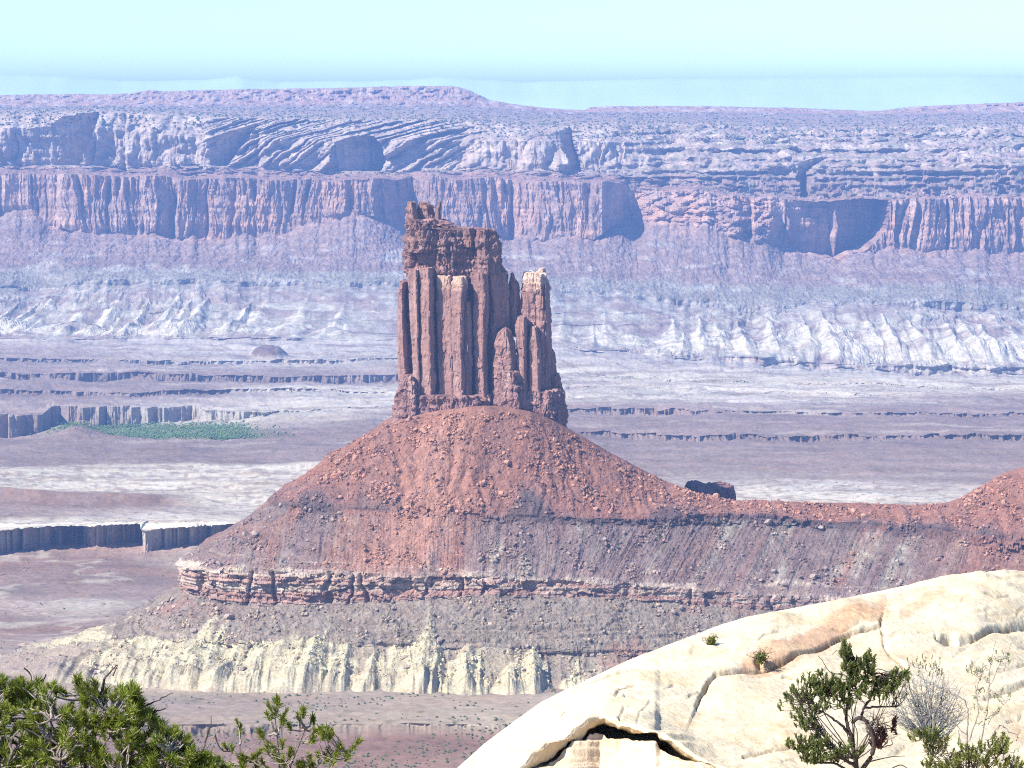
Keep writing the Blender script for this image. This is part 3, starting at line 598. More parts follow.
off += cone*(.25+.75*sm(2.6, 4.2, U))*np.where(U > 9, .7, 1)*(.12+.88*sm(2.6, 4.2, U))
off += band(5.4, 8.2, .2)*.9*np.clip(noise(Z/1.9+.2*noise(Sx/9, 1.1, seed=1170), Sx/70, seed=1171)*2.5, -1, 1)
Sx = Sx0
off += band(5, 6.2, .2)*1.2*billow(X/7, Yp/7, Z/7, seed=117)
P = P+N_*off[..., None]; P[..., 2] += foot
P[..., 1] -= np.where(U > 2.5, o_led, .3*o_led); P[..., 0] -= np.where(U <= 3.2, o_led*.8, 0)
# rubble relief
P += N_*(band(1.05, 8.3, .1)*.5*np.clip((worley(X/2.6, Yp/2.6, Z/2.6, seed=118)[2]-.72)*3.5, 0, 1))[..., None]
RED = C(.26, .132, .095); RED2 = C(.24, .13, .105); GREY = C(.19, .138, .125); GRN2 = C(.315, .295, .24); LEDP = C(.40, .25, .20); LEDC = C(.50, .42, .33); BADW = C(.45, .405, .27); RUB = C(.25, .205, .165)
st = [(0, RED), (1, RED), (1.7, RED), (1.93, RED2), (2.05, C(.125, .09, .085)), (2.9, C(.14, .10, .095)), (3, GREY), (3.6, GREY), (3.93, GREY*1.2), (4.02, LEDC), (4.2, LEDP), (4.5, LEDC*.8), (4.6, LEDP*.95), (4.85, LEDP*.9), (5.0, RUB), (5.5, RUB), (6, BADW*.8), (7, BADW*.9), (8, BADW*.85), (8.3, C(.42, .34, .26)), (9, C(.36, .28, .22))]
sv = np.array([s[0] for s in st]); scol = np.array([s[1] for s in st])
vv = V+.12*fbm(Sx/20, Z/12, seed=120)*(1-band(4, 5, .05)*.7)+.45*fbm(Sx/60, 8.2, seed=121)*band(1.2, 3, .3)
c = np.zeros(P.shape)
for k in range(3): c[..., k] = np.interp(vv, sv, scol[:, k])
# tongues of red scree running over the grey band
tong = sm(.12, .5, noise((Sq-.35*(Z+280))/26, Z/400, seed=122)+.35*noise(Sq/8, Z/90, seed=123))
tong = np.maximum(tong, np.exp(-((U-4.9+.006*(Z+280))/.55)**2)*1.0)*np.where((U > 6.5) & (U < 10.5), .35, 1)
tong = np.maximum(tong, .9*sm(11.4, 13.2, U))
c = mixc(c, RED, band(2.2, 4.0, .12)*np.clip(tong, 0, 1)*.85)
c = mixc(c, GRN2, band(2.6, 4.0, .2)*sm(-.1, .5, fbm(Sq/20, Z/40, seed=124, o=5))*np.where((U > 5.6) & (U < 12), .62, .3)*(.5+.7*sm(-.3, .4, fbm(Sx/9, Z/7, seed=1241))))
c = mixc(c, LEDC*1.0, band(3.75, 5.0, .1)*sm(.1, .5, noise(Z/1.5, Sx/70, seed=125))*.7)
c = mixc(c, GREY*1.15, sm(6.0, 9.5, U)*band(3.8, 5.1, .1)*sm(-.25, .25, fbm(Sx/16, Z/9, seed=1261))*.85)
c = mixc(c, RED2*1.15, band(4.0, 5.1, .1)*sm(.15, .6, fbm(Sx/18, Z/5, seed=126))*.6)
wsp = np.clip(spur*1.7-.15+.26*(V-6)+.45*(.5-2*sp2)+.55*fbm(Sx/10, Z/8, seed=127), 0, 1)*np.where(U > 7, .55, 1)
wsp = np.clip(.35*wsp*sm(6.2, 7, V)+sm(.1, 1.6, cone+.9*fbm(Sx/7, Z/5, seed=1272, o=3)), 0, 1)*np.where(U > 7.6, .6, 1)
wsp = wsp*np.maximum(sm(5.1, 6.1, V+.5*spur-.3), sm(.2, 1.2, cone)*sm(4.98, 5.1, V))*(.6+.4*sm(-.5, .05, fbm(Sx/22, Z/16+Yp/60, seed=1271, o=5)))
c = mixc(c, mixc(np.broadcast_to(RUB*.95, c.shape), BADW*1.05, wsp), band(5.0, 8.7, .15)*.92)
c = mixc(c, RED2*1.1, band(5.0, 8, .2)*sm(.2, .6, fbm(Sx/50, Z/30, seed=128))*.5*(1-wsp))
chute = sm(.1, .5, noise((Sq-.25*Z)/9, Z/130, seed=1290))*band(1.1, 4, .2)
c = mixc(c, C(.37, .20, .14), np.exp(-((U-4.95+.006*(Z+280))/.45)**2)*band(1.05, 4.0, .2)*.7)
c = mixc(c, C(.19, .115, .10), chute*.45)
c = c*(1+.24*fbm(X/7, Yp/7, Z/7, seed=129, o=5, g=.6))[..., None]
c = c*(1+.16*band(5.6, 8.2, .2)*noise(Z/1.2, Sx/90, seed=1310))[..., None]
c = mixc(c, C(.27, .215, .18), sm(7.4, 8.1, V)*(1-sm(2.8, 3.8, U))*.9)
c = c*.80*(1-.35*band(5.8, 7.2, .2)*sm(.25, .5, noise(Z/2.2, Sx/160, seed=130)))[..., None]
Pbt, Vbt, Ubt, Cbt, Nbt = P, V, U, c, N_
butte = tag(sheet('butte_slope', P, c, M_butte), 'broad red talus cone with a banded ledge and pale badland foot, carrying the tower', 'butte', kind='structure')

# ---- dark ledge peeping over the saddle
def closed_rock(name, rings, mat, col, parent=None, smooth=False):
    """rings (R,N,3), closed round; the top and bottom rings are shrunk to close it"""
    r, n = rings.shape[:2]
    top = rings[0].mean(0); bot = rings[-1].mean(0)
    add = [top+(rings[0]-top)*.5, ]
    P_ = np.concatenate([[top+(rings[0]-top)*.02], [top+(rings[0]-top)*.5], rings, [bot+(rings[-1]-bot)*.02]])
    C_ = np.concatenate([col[:1], col[:1], col, col[-1:]])
    return link(name, mesh_np(name, P_, grid_faces(r+3, n, True)[:, ::-1], C_, smooth), mat, parent)

# =================================================================== THE TOWER
YT = 1645.0; MPX = YT/F
def zx(X_, Y_): return 380+X_/3.2, 190+Y_/3.2
def pillar(name, rows, yc, depth, corner, parent, seed, amp=1.0, ngon=72, step=.55, blocky=1.0, topcol=None, col=None, rough=1.0, horiz=0.3, backd=None, corner_w=0.0, sidefront=.35):
    """a rock pillar from its left and right outline; its front edge (corner -1..1) splits a lit left face from a right face"""
    rows = np.array(rows, float)
    pyr = 190+rows[:, 0]/3.2; pl = 380+rows[:, 1]/3.2; pr = 380+rows[:, 2]/3.2
    n = max(6, int((pyr[-1]-pyr[0])*MPX/step)); py = np.linspace(pyr[0], pyr[-1], n)
    l = np.interp(py, pyr, pl); r = np.interp(py, pyr, pr)
    half = (r-l)/2*MPX; cx = ((l+r)/2-W/2)/F*YT
    z = at(0, py, YT-depth)[:, 2]
    backd = backd or depth
    ts = np.arange(ngon)/ngon
    # plan: left, front-left, front corner, front-right, right, back
    K = np.array([(-1, .1), (-1+.25*sidefront, -.55), (corner-.08, -1), (corner+.10, -.96), (1-.2*sidefront, -.35), (1, .15), (.6, 1), (-.6, 1), (-1, .1)], float)
    seg = np.r_[0, np.cumsum(np.hypot(*(np.diff(K, axis=0)*[half.mean(), depth]).T))]; seg /= seg[-1]
    kx = np.interp(ts, seg, K[:, 0]); ky = np.interp(ts, seg, K[:, 1])
    Xr = cx[:, None]+half[:, None]*kx[None]; Yr = yc+np.where(ky < 0, depth*ky, backd*ky)[None]+0*Xr; Zr = z[:, None]+0*Xr
    Pm = np.stack([Xr, Yr, Zr], -1)
    out = np.stack([kx/np.maximum(half.mean(), .1), ky/depth], -1); out /= np.linalg.norm(out, axis=-1, keepdims=True)
    s = seed*13.7
    f1, f2, a = worley(Xr/4.2+s, Yr/4.2, Zr/(9.0 if horiz < .5 else 6.0), seed)
    _, _, b = worley(Xr/1.7+s, Yr/1.7, Zr/(3.6 if horiz < .5 else 2.6), seed+1)
    d = amp*(blocky*((a-.5)*2.4+(b-.5)*.9)+rough*.9*fbm(Xr/6+s, Yr/6, Zr/16, seed=seed+2, o=4))
    d += amp*horiz*(.55 if horiz > .5 else 1.2)*np.clip(noise(Zr/3.4+.3*noise(Xr/9, Yr/9, seed=seed+5), Xr/40+s, seed=seed+3)*2.2, -1, 1)
    d -= amp*1.3*np.clip(1-np.abs(noise(Xr/4.5+s, Yr/4.5, Zr/50, seed=seed+4))*7, 0, 1)
    tz = (py-py[0])/(py[-1]-py[0]); tp = np.minimum(1, tz*n/4)
    Pm[..., 0] += out[None, :, 0]*d; Pm[..., 1] += out[None, :, 1]*d
    d -= .55*np.clip(1-np.abs(noise(Zr/11+.12*noise(Xr/7, Yr/7, seed=77), Xr/120, seed=78))*9, 0, 1)
    # broken top
    topn = (noise(Xr/3.1+s, Yr/3.1, seed=seed+6)*2.2)*np.clip(1-tz*n/9, 0, 1)[:, None]
    Pm[..., 2] += topn*amp
    base = C(.27, .158, .13) if col is None else col
    cc = np.broadcast_to(base, Pm.shape)*(1+.22*fbm(Xr/5+s, Yr/5, Zr/30, seed=seed+7, o=4)[..., None])
    cc = mixc(cc, C(.34, .225, .185), sm(.25, .7, fbm(Xr/9+s, Yr/9, Zr/40, seed=seed+8))*.7)
    cc = mixc(cc, C(.17, .085, .075), sm(.12, .5, fbm(Xr/2.6+s, Yr/2.6, Zr/38, seed=seed+9))*.65)
    cc = cc*(1+.10*noise(Zr/2.3, Xr/200, seed=79)+.08*noise(Zr/.9, Xr/60, seed=80))[..., None]
    if horiz > .5: cc = cc*(1+.18*noise(Zr/1.8, Xr/60+s, seed=seed+10))[..., None]
    if topcol is not None: cc = mixc(cc, topcol, (np.clip(1-(tz*n*step/11)[:, None]+.5*fbm(Xr/3, Zr/3, seed=seed+11), 0, 1))*.8)
    return closed_rock(name, Pm, M_tower, cc, parent)
tower = empty('sandstone_tower', tuple(at(480, 418, YT)))
tower.location = (0, 0, 0)
tag(tower, 'tall dark red sandstone tower of fluted columns standing alone on the talus cone', 'rock tower')
TC = C(.52, .38, .27)
# the block on top and its crenellations
CAP = C(.225, .133, .112)
pillar('caprock', [(100, 86, 196), (112, 84, 232), (124, 84, 262), (129, 83, 364), (150, 83, 371), (170, 82, 378), (205, 80, 383), (262, 82, 385), (285, 86, 380)], YT, 21, -.1, tower, 201, 1.15, ngon=280, horiz=1.0, col=CAP, blocky=1.5)
pillar('caprock_tier', [(96, 88, 190), (108, 88, 205), (130, 88, 225), (190, 88, 215), (200, 88, 180)], YT-5, 19, -.2, tower, 205, 1.0, ngon=150, horiz=1.0, col=CAP, blocky=1.4)
pillar('spire', [(38, 89, 112), (50, 87, 116), (75, 86, 120), (112, 85, 128)], YT-4, 6, .2, tower, 211, .6, ngon=60, horiz=1.0, col=CAP)
pillar('spire', [(40, 126, 150), (48, 122, 168), (72, 120, 176), (112, 116, 190)], YT+2, 6, .3, tower, 221, .7, ngon=70, horiz=1.0, col=CAP)
pillar('spire', [(36, 187, 197), (50, 184, 198), (60, 180, 196), (80, 177, 194), (108, 175, 196)], YT-1, 3.5, .1, tower, 231, .4, ngon=40, horiz=1.0, col=CAP)
pillar('spire', [(120, 268, 300), (135, 264, 304), (180, 262, 306)], YT-13, 7, .2, tower, 236, .6, ngon=60, horiz=1.0, col=CAP)
pillar('spire', [(124, 316, 362), (145, 308, 374), (210, 306, 382), (270, 306, 384)], YT-13, 9, -.1, tower, 238, .9, ngon=90, horiz=1.0, col=CAP*.95)
pillar('spire', [(132, 146, 178), (150, 140, 184), (188, 136, 190)], YT-15, 6, .2, tower, 239, .6, ngon=60, horiz=1.0, col=CAP)
# the core behind the columns
pillar('core', [(255, 84, 396), (275, 82, 410), (440, 78, 416), (600, 70, 430), (700, 62, 440)], YT+3, 18, .1, tower, 241, .8, ngon=240, backd=18)
# columns, left to right; the gaps between them show the shaded core
def col(rows, yc, d, cn, seed, amp=.45, **k): pillar('column', rows, yc, d, cn, tower, seed, amp, backd=20, rough=.45, **k)
col([(293, 66, 82), (330, 60, 84), (420, 58, 86), (520, 57, 92), (640, 58, 104)], YT-8, 11, .2, 251)
col([(250, 96, 129), (300, 96, 130), (380, 98, 131), (480, 102, 133), (660, 108, 136)], YT-17, 10, .45, 261)
col([(245, 130, 174), (300, 131, 177), (450, 131, 176), (560, 131, 180), (680, 130, 182)], YT-19, 11, .35, 271)
col([(270, 186, 234), (300, 182, 242), (430, 184, 246), (560, 188, 246), (690, 188, 252)], YT-17, 10, .55, 281, topcol=TC)
col([(272, 238, 276), (292, 230, 282), (330, 228, 280), (440, 232, 276), (560, 236, 276), (690, 238, 278)], YT-23, 10, .35, 291, topcol=TC)
col([(350, 276, 288), (420, 268, 296), (480, 268, 296), (690, 266, 294)], YT-22, 8, .1, 301)
col([(262, 292, 346), (330, 298, 350), (480, 300, 346), (600, 304, 344), (700, 304, 350)], YT-18, 11, .4, 311, .55)
col([(262, 340, 408), (320, 346, 413), (430, 350, 414), (560, 352, 400), (700, 346, 396)], YT-7, 10, -.5, 321, .7)
col([(436, 396, 408), (456, 376, 420), (490, 364, 434), (540, 360, 442), (600, 360, 440), (700, 358, 440)], YT-18, 11, .35, 331, .7)
pillar('spike', [(268, 418, 426), (300, 413, 442), (340, 411, 450), (400, 412, 456), (470, 412, 464)], YT-1, 7, .1, tower, 341, .5)
pillar('pinnacle', [(268, 462, 528), (285, 458, 534), (330, 454, 540), (420, 450, 545), (520, 448, 547), (680, 442, 552)], YT-6, 14, .45, tower, 351, .75, ngon=130, topcol=C(.62, .48, .36))
pillar('pinnacle_knob', [(250, 512, 526), (258, 506, 529), (272, 504, 530), (300, 500, 534)], YT-4, 5, .1, tower, 356, .35, ngon=40, topcol=C(.55, .42, .33))
col([(400, 442, 466), (430, 433, 472), (520, 437, 470), (690, 430, 474)], YT-20, 9, .4, 361)
col([(430, 482, 500), (500, 476, 514), (690, 474, 518)], YT-20, 9, .45, 371)
col([(300, 524, 540), (420, 524, 546), (680, 522, 554)], YT-11, 8, -.4, 376)
pillar('spike', [(510, 548, 556), (540, 542, 562), (590, 540, 570), (660, 536, 582)], YT-8, 6, -.1, tower, 381, .5)
# stepped plinth
PL = C(.235, .135, .115)
def plinth(rows, yc, d, cn, seed, ng, amp=.9): pillar('plinth', rows, yc, d, cn, tower, seed, amp, ngon=ng, horiz=1.0, blocky=1.5, col=PL)
plinth([(588, 84, 118), (596, 74, 126), (604, 68, 128), (638, 64, 132), (642, 54, 138), (686, 50, 142), (692, 44, 146), (775, 36, 152)], YT-18, 14, .3, 391, 150, .7)
plinth([(650, 120, 352), (662, 116, 360), (700, 114, 362), (706, 108, 372), (800, 100, 380)], YT-23, 15, .3, 396, 260, .8)
plinth([(572, 408, 436), (584, 400, 446), (612, 394, 454), (618, 384, 468), (652, 378, 476), (660, 366, 486), (800, 340, 500)], YT-20, 15, .2, 401, 180, .7)
plinth([(636, 452, 580), (648, 446, 586), (684, 440, 588), (690, 430, 594), (740, 425, 597), (820, 420, 604)], YT-15, 18, .35, 406, 220, .8)
plinth([(590, 544, 572), (600, 538, 576), (660, 530, 588), (720, 524, 596)], YT-6, 10, .2, 407, 90, .6)

lg = []
for py, l, r, y in ((484, 692, 726, 1746), (487, 688, 735, 1743), (494, 688, 737, 1742), (504, 686, 738, 1740), (520, 684, 740, 1738)):
    t = np.arange(160)/160*2*math.pi
    cxx = ((l+r)/2-512)/F*y; hw = (r-l)/2/F*y
    xx = cxx+hw*np.sign(np.cos(t))*np.abs(np.cos(t))**.4; yy = y+10*np.sign(np.sin(t))*np.abs(np.sin(t))**.4
    lg.append(np.stack([xx, yy, np.full(160, at(0, py, y)[2])], -1))
lg, _ = rows_of(np.array(lg), [5, 10, 14, 12])
q = worley(lg[..., 0]/2.4, lg[..., 1]/2.4, lg[..., 2]/2.4, 420)[2]-.5
q2 = worley(lg[..., 0]/7, lg[..., 1]/7, lg[..., 2]/30, 422)[2]-.5
lg[..., 0] += q*2.5; lg[..., 1] += q*4.0+q2*5; lg[..., 2] += (1.6*noise(lg[..., 0]/2.5, lg[..., 1]/2.5, seed=421)+q2*5)*np.linspace(1, .2, lg.shape[0])[:, None]
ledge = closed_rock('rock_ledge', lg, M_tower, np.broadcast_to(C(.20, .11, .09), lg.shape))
tag(ledge, 'dark shadowed rock ledge peeping over the saddle right of the tower', 'rock ledge', kind='structure')

# =================================================================== BOULDERS
def boulder_mesh(i):
    r = np.random.default_rng(900+i)
    import bmesh
    bm = bmesh.new(); bmesh.ops.create_icosphere(bm, subdivisions=2, radius=1)
    pts = np.array([v_.co[:] for v_ in bm.verts])
    for k in range(9):                                                   # knock flat faces off
        d = r.normal(size=3); d /= np.linalg.norm(d); h = r.uniform(.45, .8)
        e = np.maximum(pts@d-h, 0); pts -= e[:, None]*d
    pts *= np.array([1, r.uniform(.6, .95), r.uniform(.5, .8)])
    for v_, p in zip(bm.verts, pts): v_.co = p
    me = bpy.data.meshes.new('boulder'); bm.to_mesh(me); bm.free()
    return me, pts
BM = [boulder_mesh(i) for i in range(8)]
M_bred = rock_mat('red_boulder_rock', 6, 1.0, .35, .5, .3, base=(.38, .215, .15))
M_bgry = rock_mat('grey_boulder_rock', 6, 1.0, .4, .5, .3, base=(.29, .23, .195))
BMr = []; 
for me, p in BM:
    a = me.copy(); a.materials.append(M_bred); b = me.copy(); b.materials.append(M_bgry); BMr.append((a, b))
pf = Pbt.reshape(-1, 3); vf = Vbt.ravel(); uf = Ubt.ravel(); nf = Nbt.reshape(-1, 3)
vis = (uf > 2.2) & (uf < 14.6)
dens = vis*(np.where((vf > 1.05) & (vf < 2.0), 1.0, 0)+np.where((vf > 2.2) & (vf < 4), .55, 0)+np.where((vf > 5) & (vf < 8.2), .55, 0))
cl = sm(-.1, .6, fbm(pf[:, 0]/16, pf[:, 1]/16, pf[:, 2]/16, seed=430)); dens = dens*(.06+cl**1.6)
hero = [(590+0, 0)]
ids = rng.choice(len(pf), 300, replace=False, p=dens/dens.sum())
sizes = np.sort(1.45+rng.pareto(2.2, 300)*.8)[::-1]; sizes = np.clip(sizes, 1.45, 4.2)
for k, i in enumerate(ids):
    redz = (vf[i] < 2.1) or (vf[i] < 4 and (uf[i] < 5.6 and uf[i] > 4.2 or uf[i] > 11.5))
    a, b = BMr[k % 8]
    o = bpy.data.objects.new('boulder', a if redz else b); COL.objects.link(o)
    o.location = pf[i]+nf[i]*sizes[k]*.25; o.rotation_euler = (random.uniform(-.6, .6), random.uniform(-.6, .6), random.uniform(0, 6.28)); s = sizes[k]; o.scale = (s, s, s)
    if redz:
        if uf[i] > 10.5: tag(o, 'reddish boulder on the red rise and saddle right of the tower', 'boulder', 'boulders on the right rise')
        else: tag(o, 'reddish boulder lying on the red talus cone below the tower', 'boulder', 'boulders on the red talus cone')
    elif vf[i] < 4.2: tag(o, 'grey brown boulder on the grey slope above the banded ledge', 'boulder', 'boulders on the grey slope')
    else: tag(o, 'grey boulder among the badland spurs below the banded ledge', 'boulder', 'boulders on the badland foot')
# the countless small stones
n = 24000
ids = rng.choice(len(pf), n, replace=True, p=dens/dens.sum())
o8 = BM[0][1]
import bmesh
bm = bmesh.new(); bmesh.ops.create_icosphere(bm, subdivisions=1, radius=1); bv = np.array([v_.co[:] for v_ in bm.verts]); bf = np.array([[v_.index for v_ in f.verts] for f in bm.faces]); bm.free()
q = rng.normal(size=(n, 3, 3)); q = np.linalg.qr(q)[0]
sz = np.clip(.36+rng.pareto(2.2, n)*.42, .36, 1.7)
vb = np.clip(bv, -.72, .72)[None]*(sz[:, None, None]*rng.uniform(.6, 1.1, (n, 1, 3)))*(1+.18*rng.normal(size=(n, len(bv), 1)))
vb = np.einsum('nij,nkj->nki', q, vb)+(pf[ids]+rng.normal(0, .4, (n, 3))+nf[ids]*(sz*.2)[:, None])[:, None, :]
cb = np.clip(Cbt.reshape(-1, 3)[ids]*rng.uniform(.7, 1.95, (n, 1))*[1.05, 1.0, .9]+.015, .03, .62)
scree = link('scree', mesh_np('scree', vb, bf[None]+np.arange(n)[:, None, None]*len(bv), np.repeat(cb, len(bv), 0), k=3), M_bould)
tag(scree, 'loose small stones strewn over the butte slopes', 'scree', kind='stuff')

# =================================================================== FOREGROUND
# ---- pale slickrock
px = np.arange(-260, 1330, 1.15)
sky_s = I(px, [(-260, 960), (0, 905), (300, 845), (440, 790), (465, 768), (480, 754), (520, 724), (545, 706), (575, 691), (590, 684), (640, 660), (700, 638), (735, 623), (770, 612), (850, 597), (920, 583), (975, 571), (1005, 569), (1030, 571), (1100, 580), (1330, 600)])
sky_w = 1.3*fbm(px/22, 2.0, seed=500, o=3)*sm(470, 520, px)
Ys = I(px, [(-260, 17), (300, 20), (465, 23.5), (600, 26.5), (760, 30), (900, 33), (1024, 36), (1330, 40)])
lip = I(px, [(-260, 990), (0, 935), (300, 880), (440, 830), (500, 790), (525, 770), (550, 752), (575, 733), (590, 724), (603, 722), (618, 727), (640, 734), (655, 740), (660, 747), (680, 757), (695, 765), (730, 778), (800, 800), (1024, 830), (1330, 850)]); lip_w = .9*fbm(px/7, 3.0, seed=501)
Yl = I(px, [(-260, 15), (300, 18), (440, 22), (600, 23.6), (700, 23.0), (800, 22.6), (1024, 22.6), (1330, 23)])
und = np.clip(sm(515, 560, px)*(1-sm(690, 705, px)), 0, 1)
th = I(px, [(500, 2), (530, 3), (560, 3), (588, 3), (600, 7), (622, 14), (640, 12), (652, 8), (670, 7), (690, 4), (710, 2)])
bandt = I(px, [(500, 4), (530, 14), (560, 11), (585, 5), (598, 1.5), (1330, 1.5)])*und
SL = []
s1 = at(px, sky_s, Ys); SL.append(s1+[0, 14, -9]); SL.append(s1+[0, 3.0, -.7]); SL.append(at(px, sky_s+sky_w, Ys))
for t in (.2, .45, .72): SL.append(at(px, lerp(sky_s, lip, t), lerp(Ys, Yl, t**.85)))
SL.append(at(px, lip-4, Yl)); lip = lip+lip_w; SL.append(at(px, lip, Yl-.02))
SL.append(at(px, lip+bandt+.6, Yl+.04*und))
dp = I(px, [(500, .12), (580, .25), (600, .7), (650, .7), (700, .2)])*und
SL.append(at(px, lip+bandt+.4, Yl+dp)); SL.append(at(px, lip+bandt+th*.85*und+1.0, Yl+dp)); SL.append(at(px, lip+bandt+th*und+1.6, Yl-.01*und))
SL.append(at(px, np.maximum(lip+30, 800+0*px), Yl-.6)); SL.append(at(px, np.maximum(lip+60, 900+0*px), Yl-2.5)); SL.append(at(px, 1150+0*px, 11.5)); SL.append(at(px, 2300+0*px, 4.0))
SL = np.array(SL)
P, v = rows_of(SL, [8, 8, 45, 50, 50, 50, 6, 14, 14, 5, 6, 60, 20, 20, 10])
V = v[:, None]+0*px[None, :]; PX = px[None, :]+0*V; PY = H/2-F*((P[..., 2]*math.cos(PITCH)+P[..., 1]*math.sin(PITCH))/(P[..., 1]*math.cos(PITCH)-P[..., 2]*math.sin(PITCH)))
X, Yp, Z = P[..., 0], P[..., 1], P[..., 2]
def dist_poly(pts):
    d0 = np.full(PX.shape, 1e3); s0 = np.zeros(PX.shape); q = np.array(pts)
    bx = (PX > q[:, 0].min()-60)&(PX < q[:, 0].max()+60)&(PY > q[:, 1].min()-60)&(PY < q[:, 1].max()+60)
    A, B = PX[bx], PY[bx]; d = np.full(A.shape, 1e3); side = np.zeros(A.shape)
    for (x0, y0), (x1, y1) in zip(pts[:-1], pts[1:]):
        ex, ey = x1-x0, y1-y0; t = np.clip(((A-x0)*ex+(B-y0)*ey)/(ex*ex+ey*ey), 0, 1)
        dd = np.hypot(A-x0-t*ex, B-y0-t*ey); m = dd < d
        d = np.where(m, dd, d); side = np.where(m, np.sign(ex*(B-y0)-ey*(A-x0)), side)
    d0[bx] = d; s0[bx] = side
    return d0, s0
up = np.zeros(P.shape); up[..., 2] = 1
jw = 2.2*fbm(PX/14, PY/8, seed=505)
top = sm(1.0, 2.0, V)*(1-sm(13, 14, V))
dzz = top*(.16*fbm(X/2.4, Yp/3.2, seed=506, o=3)+.010*fbm(X/.45, Yp/.6, seed=507, o=4)+.008*billow(X/.12, Yp/.15, seed=508, o=3))
bed = Z+.20*Yp-.035*X+.05*fbm(X/1.3, Yp/1.3, seed=5091); layer = .03*np.clip(noise(bed/.16, X/6, seed=509)*2.5, -1, 1)+.012*np.clip(noise(bed/.05, X/3, seed=5092)*2.5, -1, 1); dzz += top*layer*sm(-.4, .3, fbm(X/1.6, Yp/2, seed=5093))
crk_ = np.zeros(V.shape)
def crackline(pts, depth, wpx, step=0.0, reach=14):
    global dzz
    d, s = dist_poly(pts); d = d+jw*.35
    crk_[...] = np.maximum(crk_, np.exp(-(np.abs(d)/1.0)**2)*min(1, depth/.16)*sm(-.5, .1, fbm(PX/9, PY/9, seed=5050)))
    dzz = dzz-top*.3*depth*np.exp(-(np.abs(d)/wpx)**2)
    if step: dzz = dzz+.12*top*step*np.where(s > 0, -1, 0)*np.exp(-(d/reach)**2)
crackline([(696, 704), (700, 694), (708, 680), (716, 674), (760, 666), (784, 661), (812, 649), (842, 634), (852, 630), (880, 626)], .22, 1.3, .22, 22)
crackline([(540, 700), (566, 692), (590, 684), (640, 664)], .10, 1.6, .10, 12)
crackline([(884, 612), (881, 622), (884, 640), (893, 654), (905, 666)], .16, 1.4, .16, 18)
crackline([(936, 640), (945, 644), (958, 644), (975, 640), (990, 630), (1000, 627), (1040, 624)], .26, 1.6, .28, 22)
crackline([(1010, 600), (996, 604), (985, 600)], .10, 1.2)
crackline([(744, 758), (770, 752), (796, 748)], .10, 1.4, .08, 12)
crackline([(470, 757), (520, 745), (552, 738), (575, 724)], .08, 1.2)
crackline([(985, 700), (1010, 694), (1030, 688)], .12, 1.4, .1, 12)
crackline([(990, 676), (1015, 672), (1040, 664)], .10, 1.2)
crackline([(760, 642), (764, 634), (780, 630)], .10, 1.1)
crackline([(650, 700), (640, 716), (636, 732)], .06, 1.2)
crackline([(618, 728), (622, 716), (624, 706)], .08, 1.2)
rs = np.random.default_rng(55)
for k in range(46):
    qx, qy = rs.uniform(470, 1030), rs.uniform(575, 768); an = rs.normal(-.28, .35); ln_ = rs.uniform(5, 30); pts = [(qx, qy)]
    for j in range(3):
        an += rs.normal(0, .35); pts.append((pts[-1][0]+ln_/3*math.cos(an), pts[-1][1]+ln_/3*math.sin(an)*.8))
    crackline(pts, rs.uniform(.03, .11), rs.uniform(.7, 1.2))
hx_ = np.exp(-(((PX-948)/8)**2+((PY-642)/3.2)**2)**2); dzz -= top*hx_*.22
hx2 = np.exp(-(((PX-760)/5)**2+((PY-660)/4)**2)**2); dzz -= top*hx2*.1
P = P+up*dzz[..., None]
SLK = C(.565, .485, .345)
c = np.broadcast_to(SLK, P.shape)*(1+.07*fbm(X/1.5, Yp/2.5, seed=510, o=4)+.09*noise(bed/.05, X/3, seed=511))[..., None]
dst, _ = dist_poly([(752, 664), (790, 652), (815, 640), (840, 622), (856, 612), (880, 610)]); dst = dst+5*fbm(PX/20, PY/10, seed=512)
pool = (1-sm(8, 17, dst))*sm(-3, 3, 632-PY+.0*PX+(PX-840)*-.42+18)
c = mixc(c, C(.47, .29, .18), np.clip((1-sm(7, 15, dst)), 0, 1)*.85)
d2_, _ = dist_poly([(905, 612), (925, 600), (940, 592)]); c = mixc(c, C(.46, .30, .19), (1-sm(3, 9, d2_+3*fbm(PX/12, PY/7, seed=513)))*.6)
for a in ((1010, 735, 26, 16), (970, 690, 22, 9), (930, 650, 10, 6), (880, 668, 26, 20), (600, 750, 60, 14), (760, 745, 40, 12), (690, 715, 24, 10), (570, 752, 30, 10)):
    c = mixc(c, C(.48, .33, .22), np.exp(-(((PX-a[0])/a[2])**2+((PY-a[1])/a[3])**2))*sm(-.3, .5, fbm(PX/13, PY/7, seed=514))*.75)
c = mixc(c, C(.57, .42, .31), sm(10.6, 11, V)*(1-sm(12.6, 13.4, V))*.45)
c = mixc(c, C(.52, .41, .25), sm(7, 7.6, V)*(1-sm(8, 8.3, V))*.6)
c = mixc(c, C(.22, .14, .09), sm(8.2, 8.6, V)*(1-sm(9.8, 10, V))*.8)  # back wall of the undercut: its deep shade painted in as dark brown
lich = sm(.5, .66, fbm(PX/5, PY/2.6, seed=515, o=3))
c = mixc(c, C(.40, .32, .22), lich*.45*top)
c = mixc(c, C(.20, .13, .075), crk_*top*.85)
pit = sm(.45, .6, noise(PX/2.6, PY/1.3, seed=516))*sm(.0, .5, fbm(PX/40, PY/18, seed=517)); c = mixc(c, C(.33, .24, .15), pit*.6*top)
dirt = sm(.0, .6, fbm(PX/55, PY/16, seed=518, o=5)); c = mixc(c, C(.56, .43, .27), dirt*.55*top)
Psk = P; PXs, PYs = PX, PY
slick = tag(sheet('slickrock', P, c, M_slick, smooth=True), 'pale cream slickrock dome sloping down to the left in front of the butte', 'rock', kind='structure')
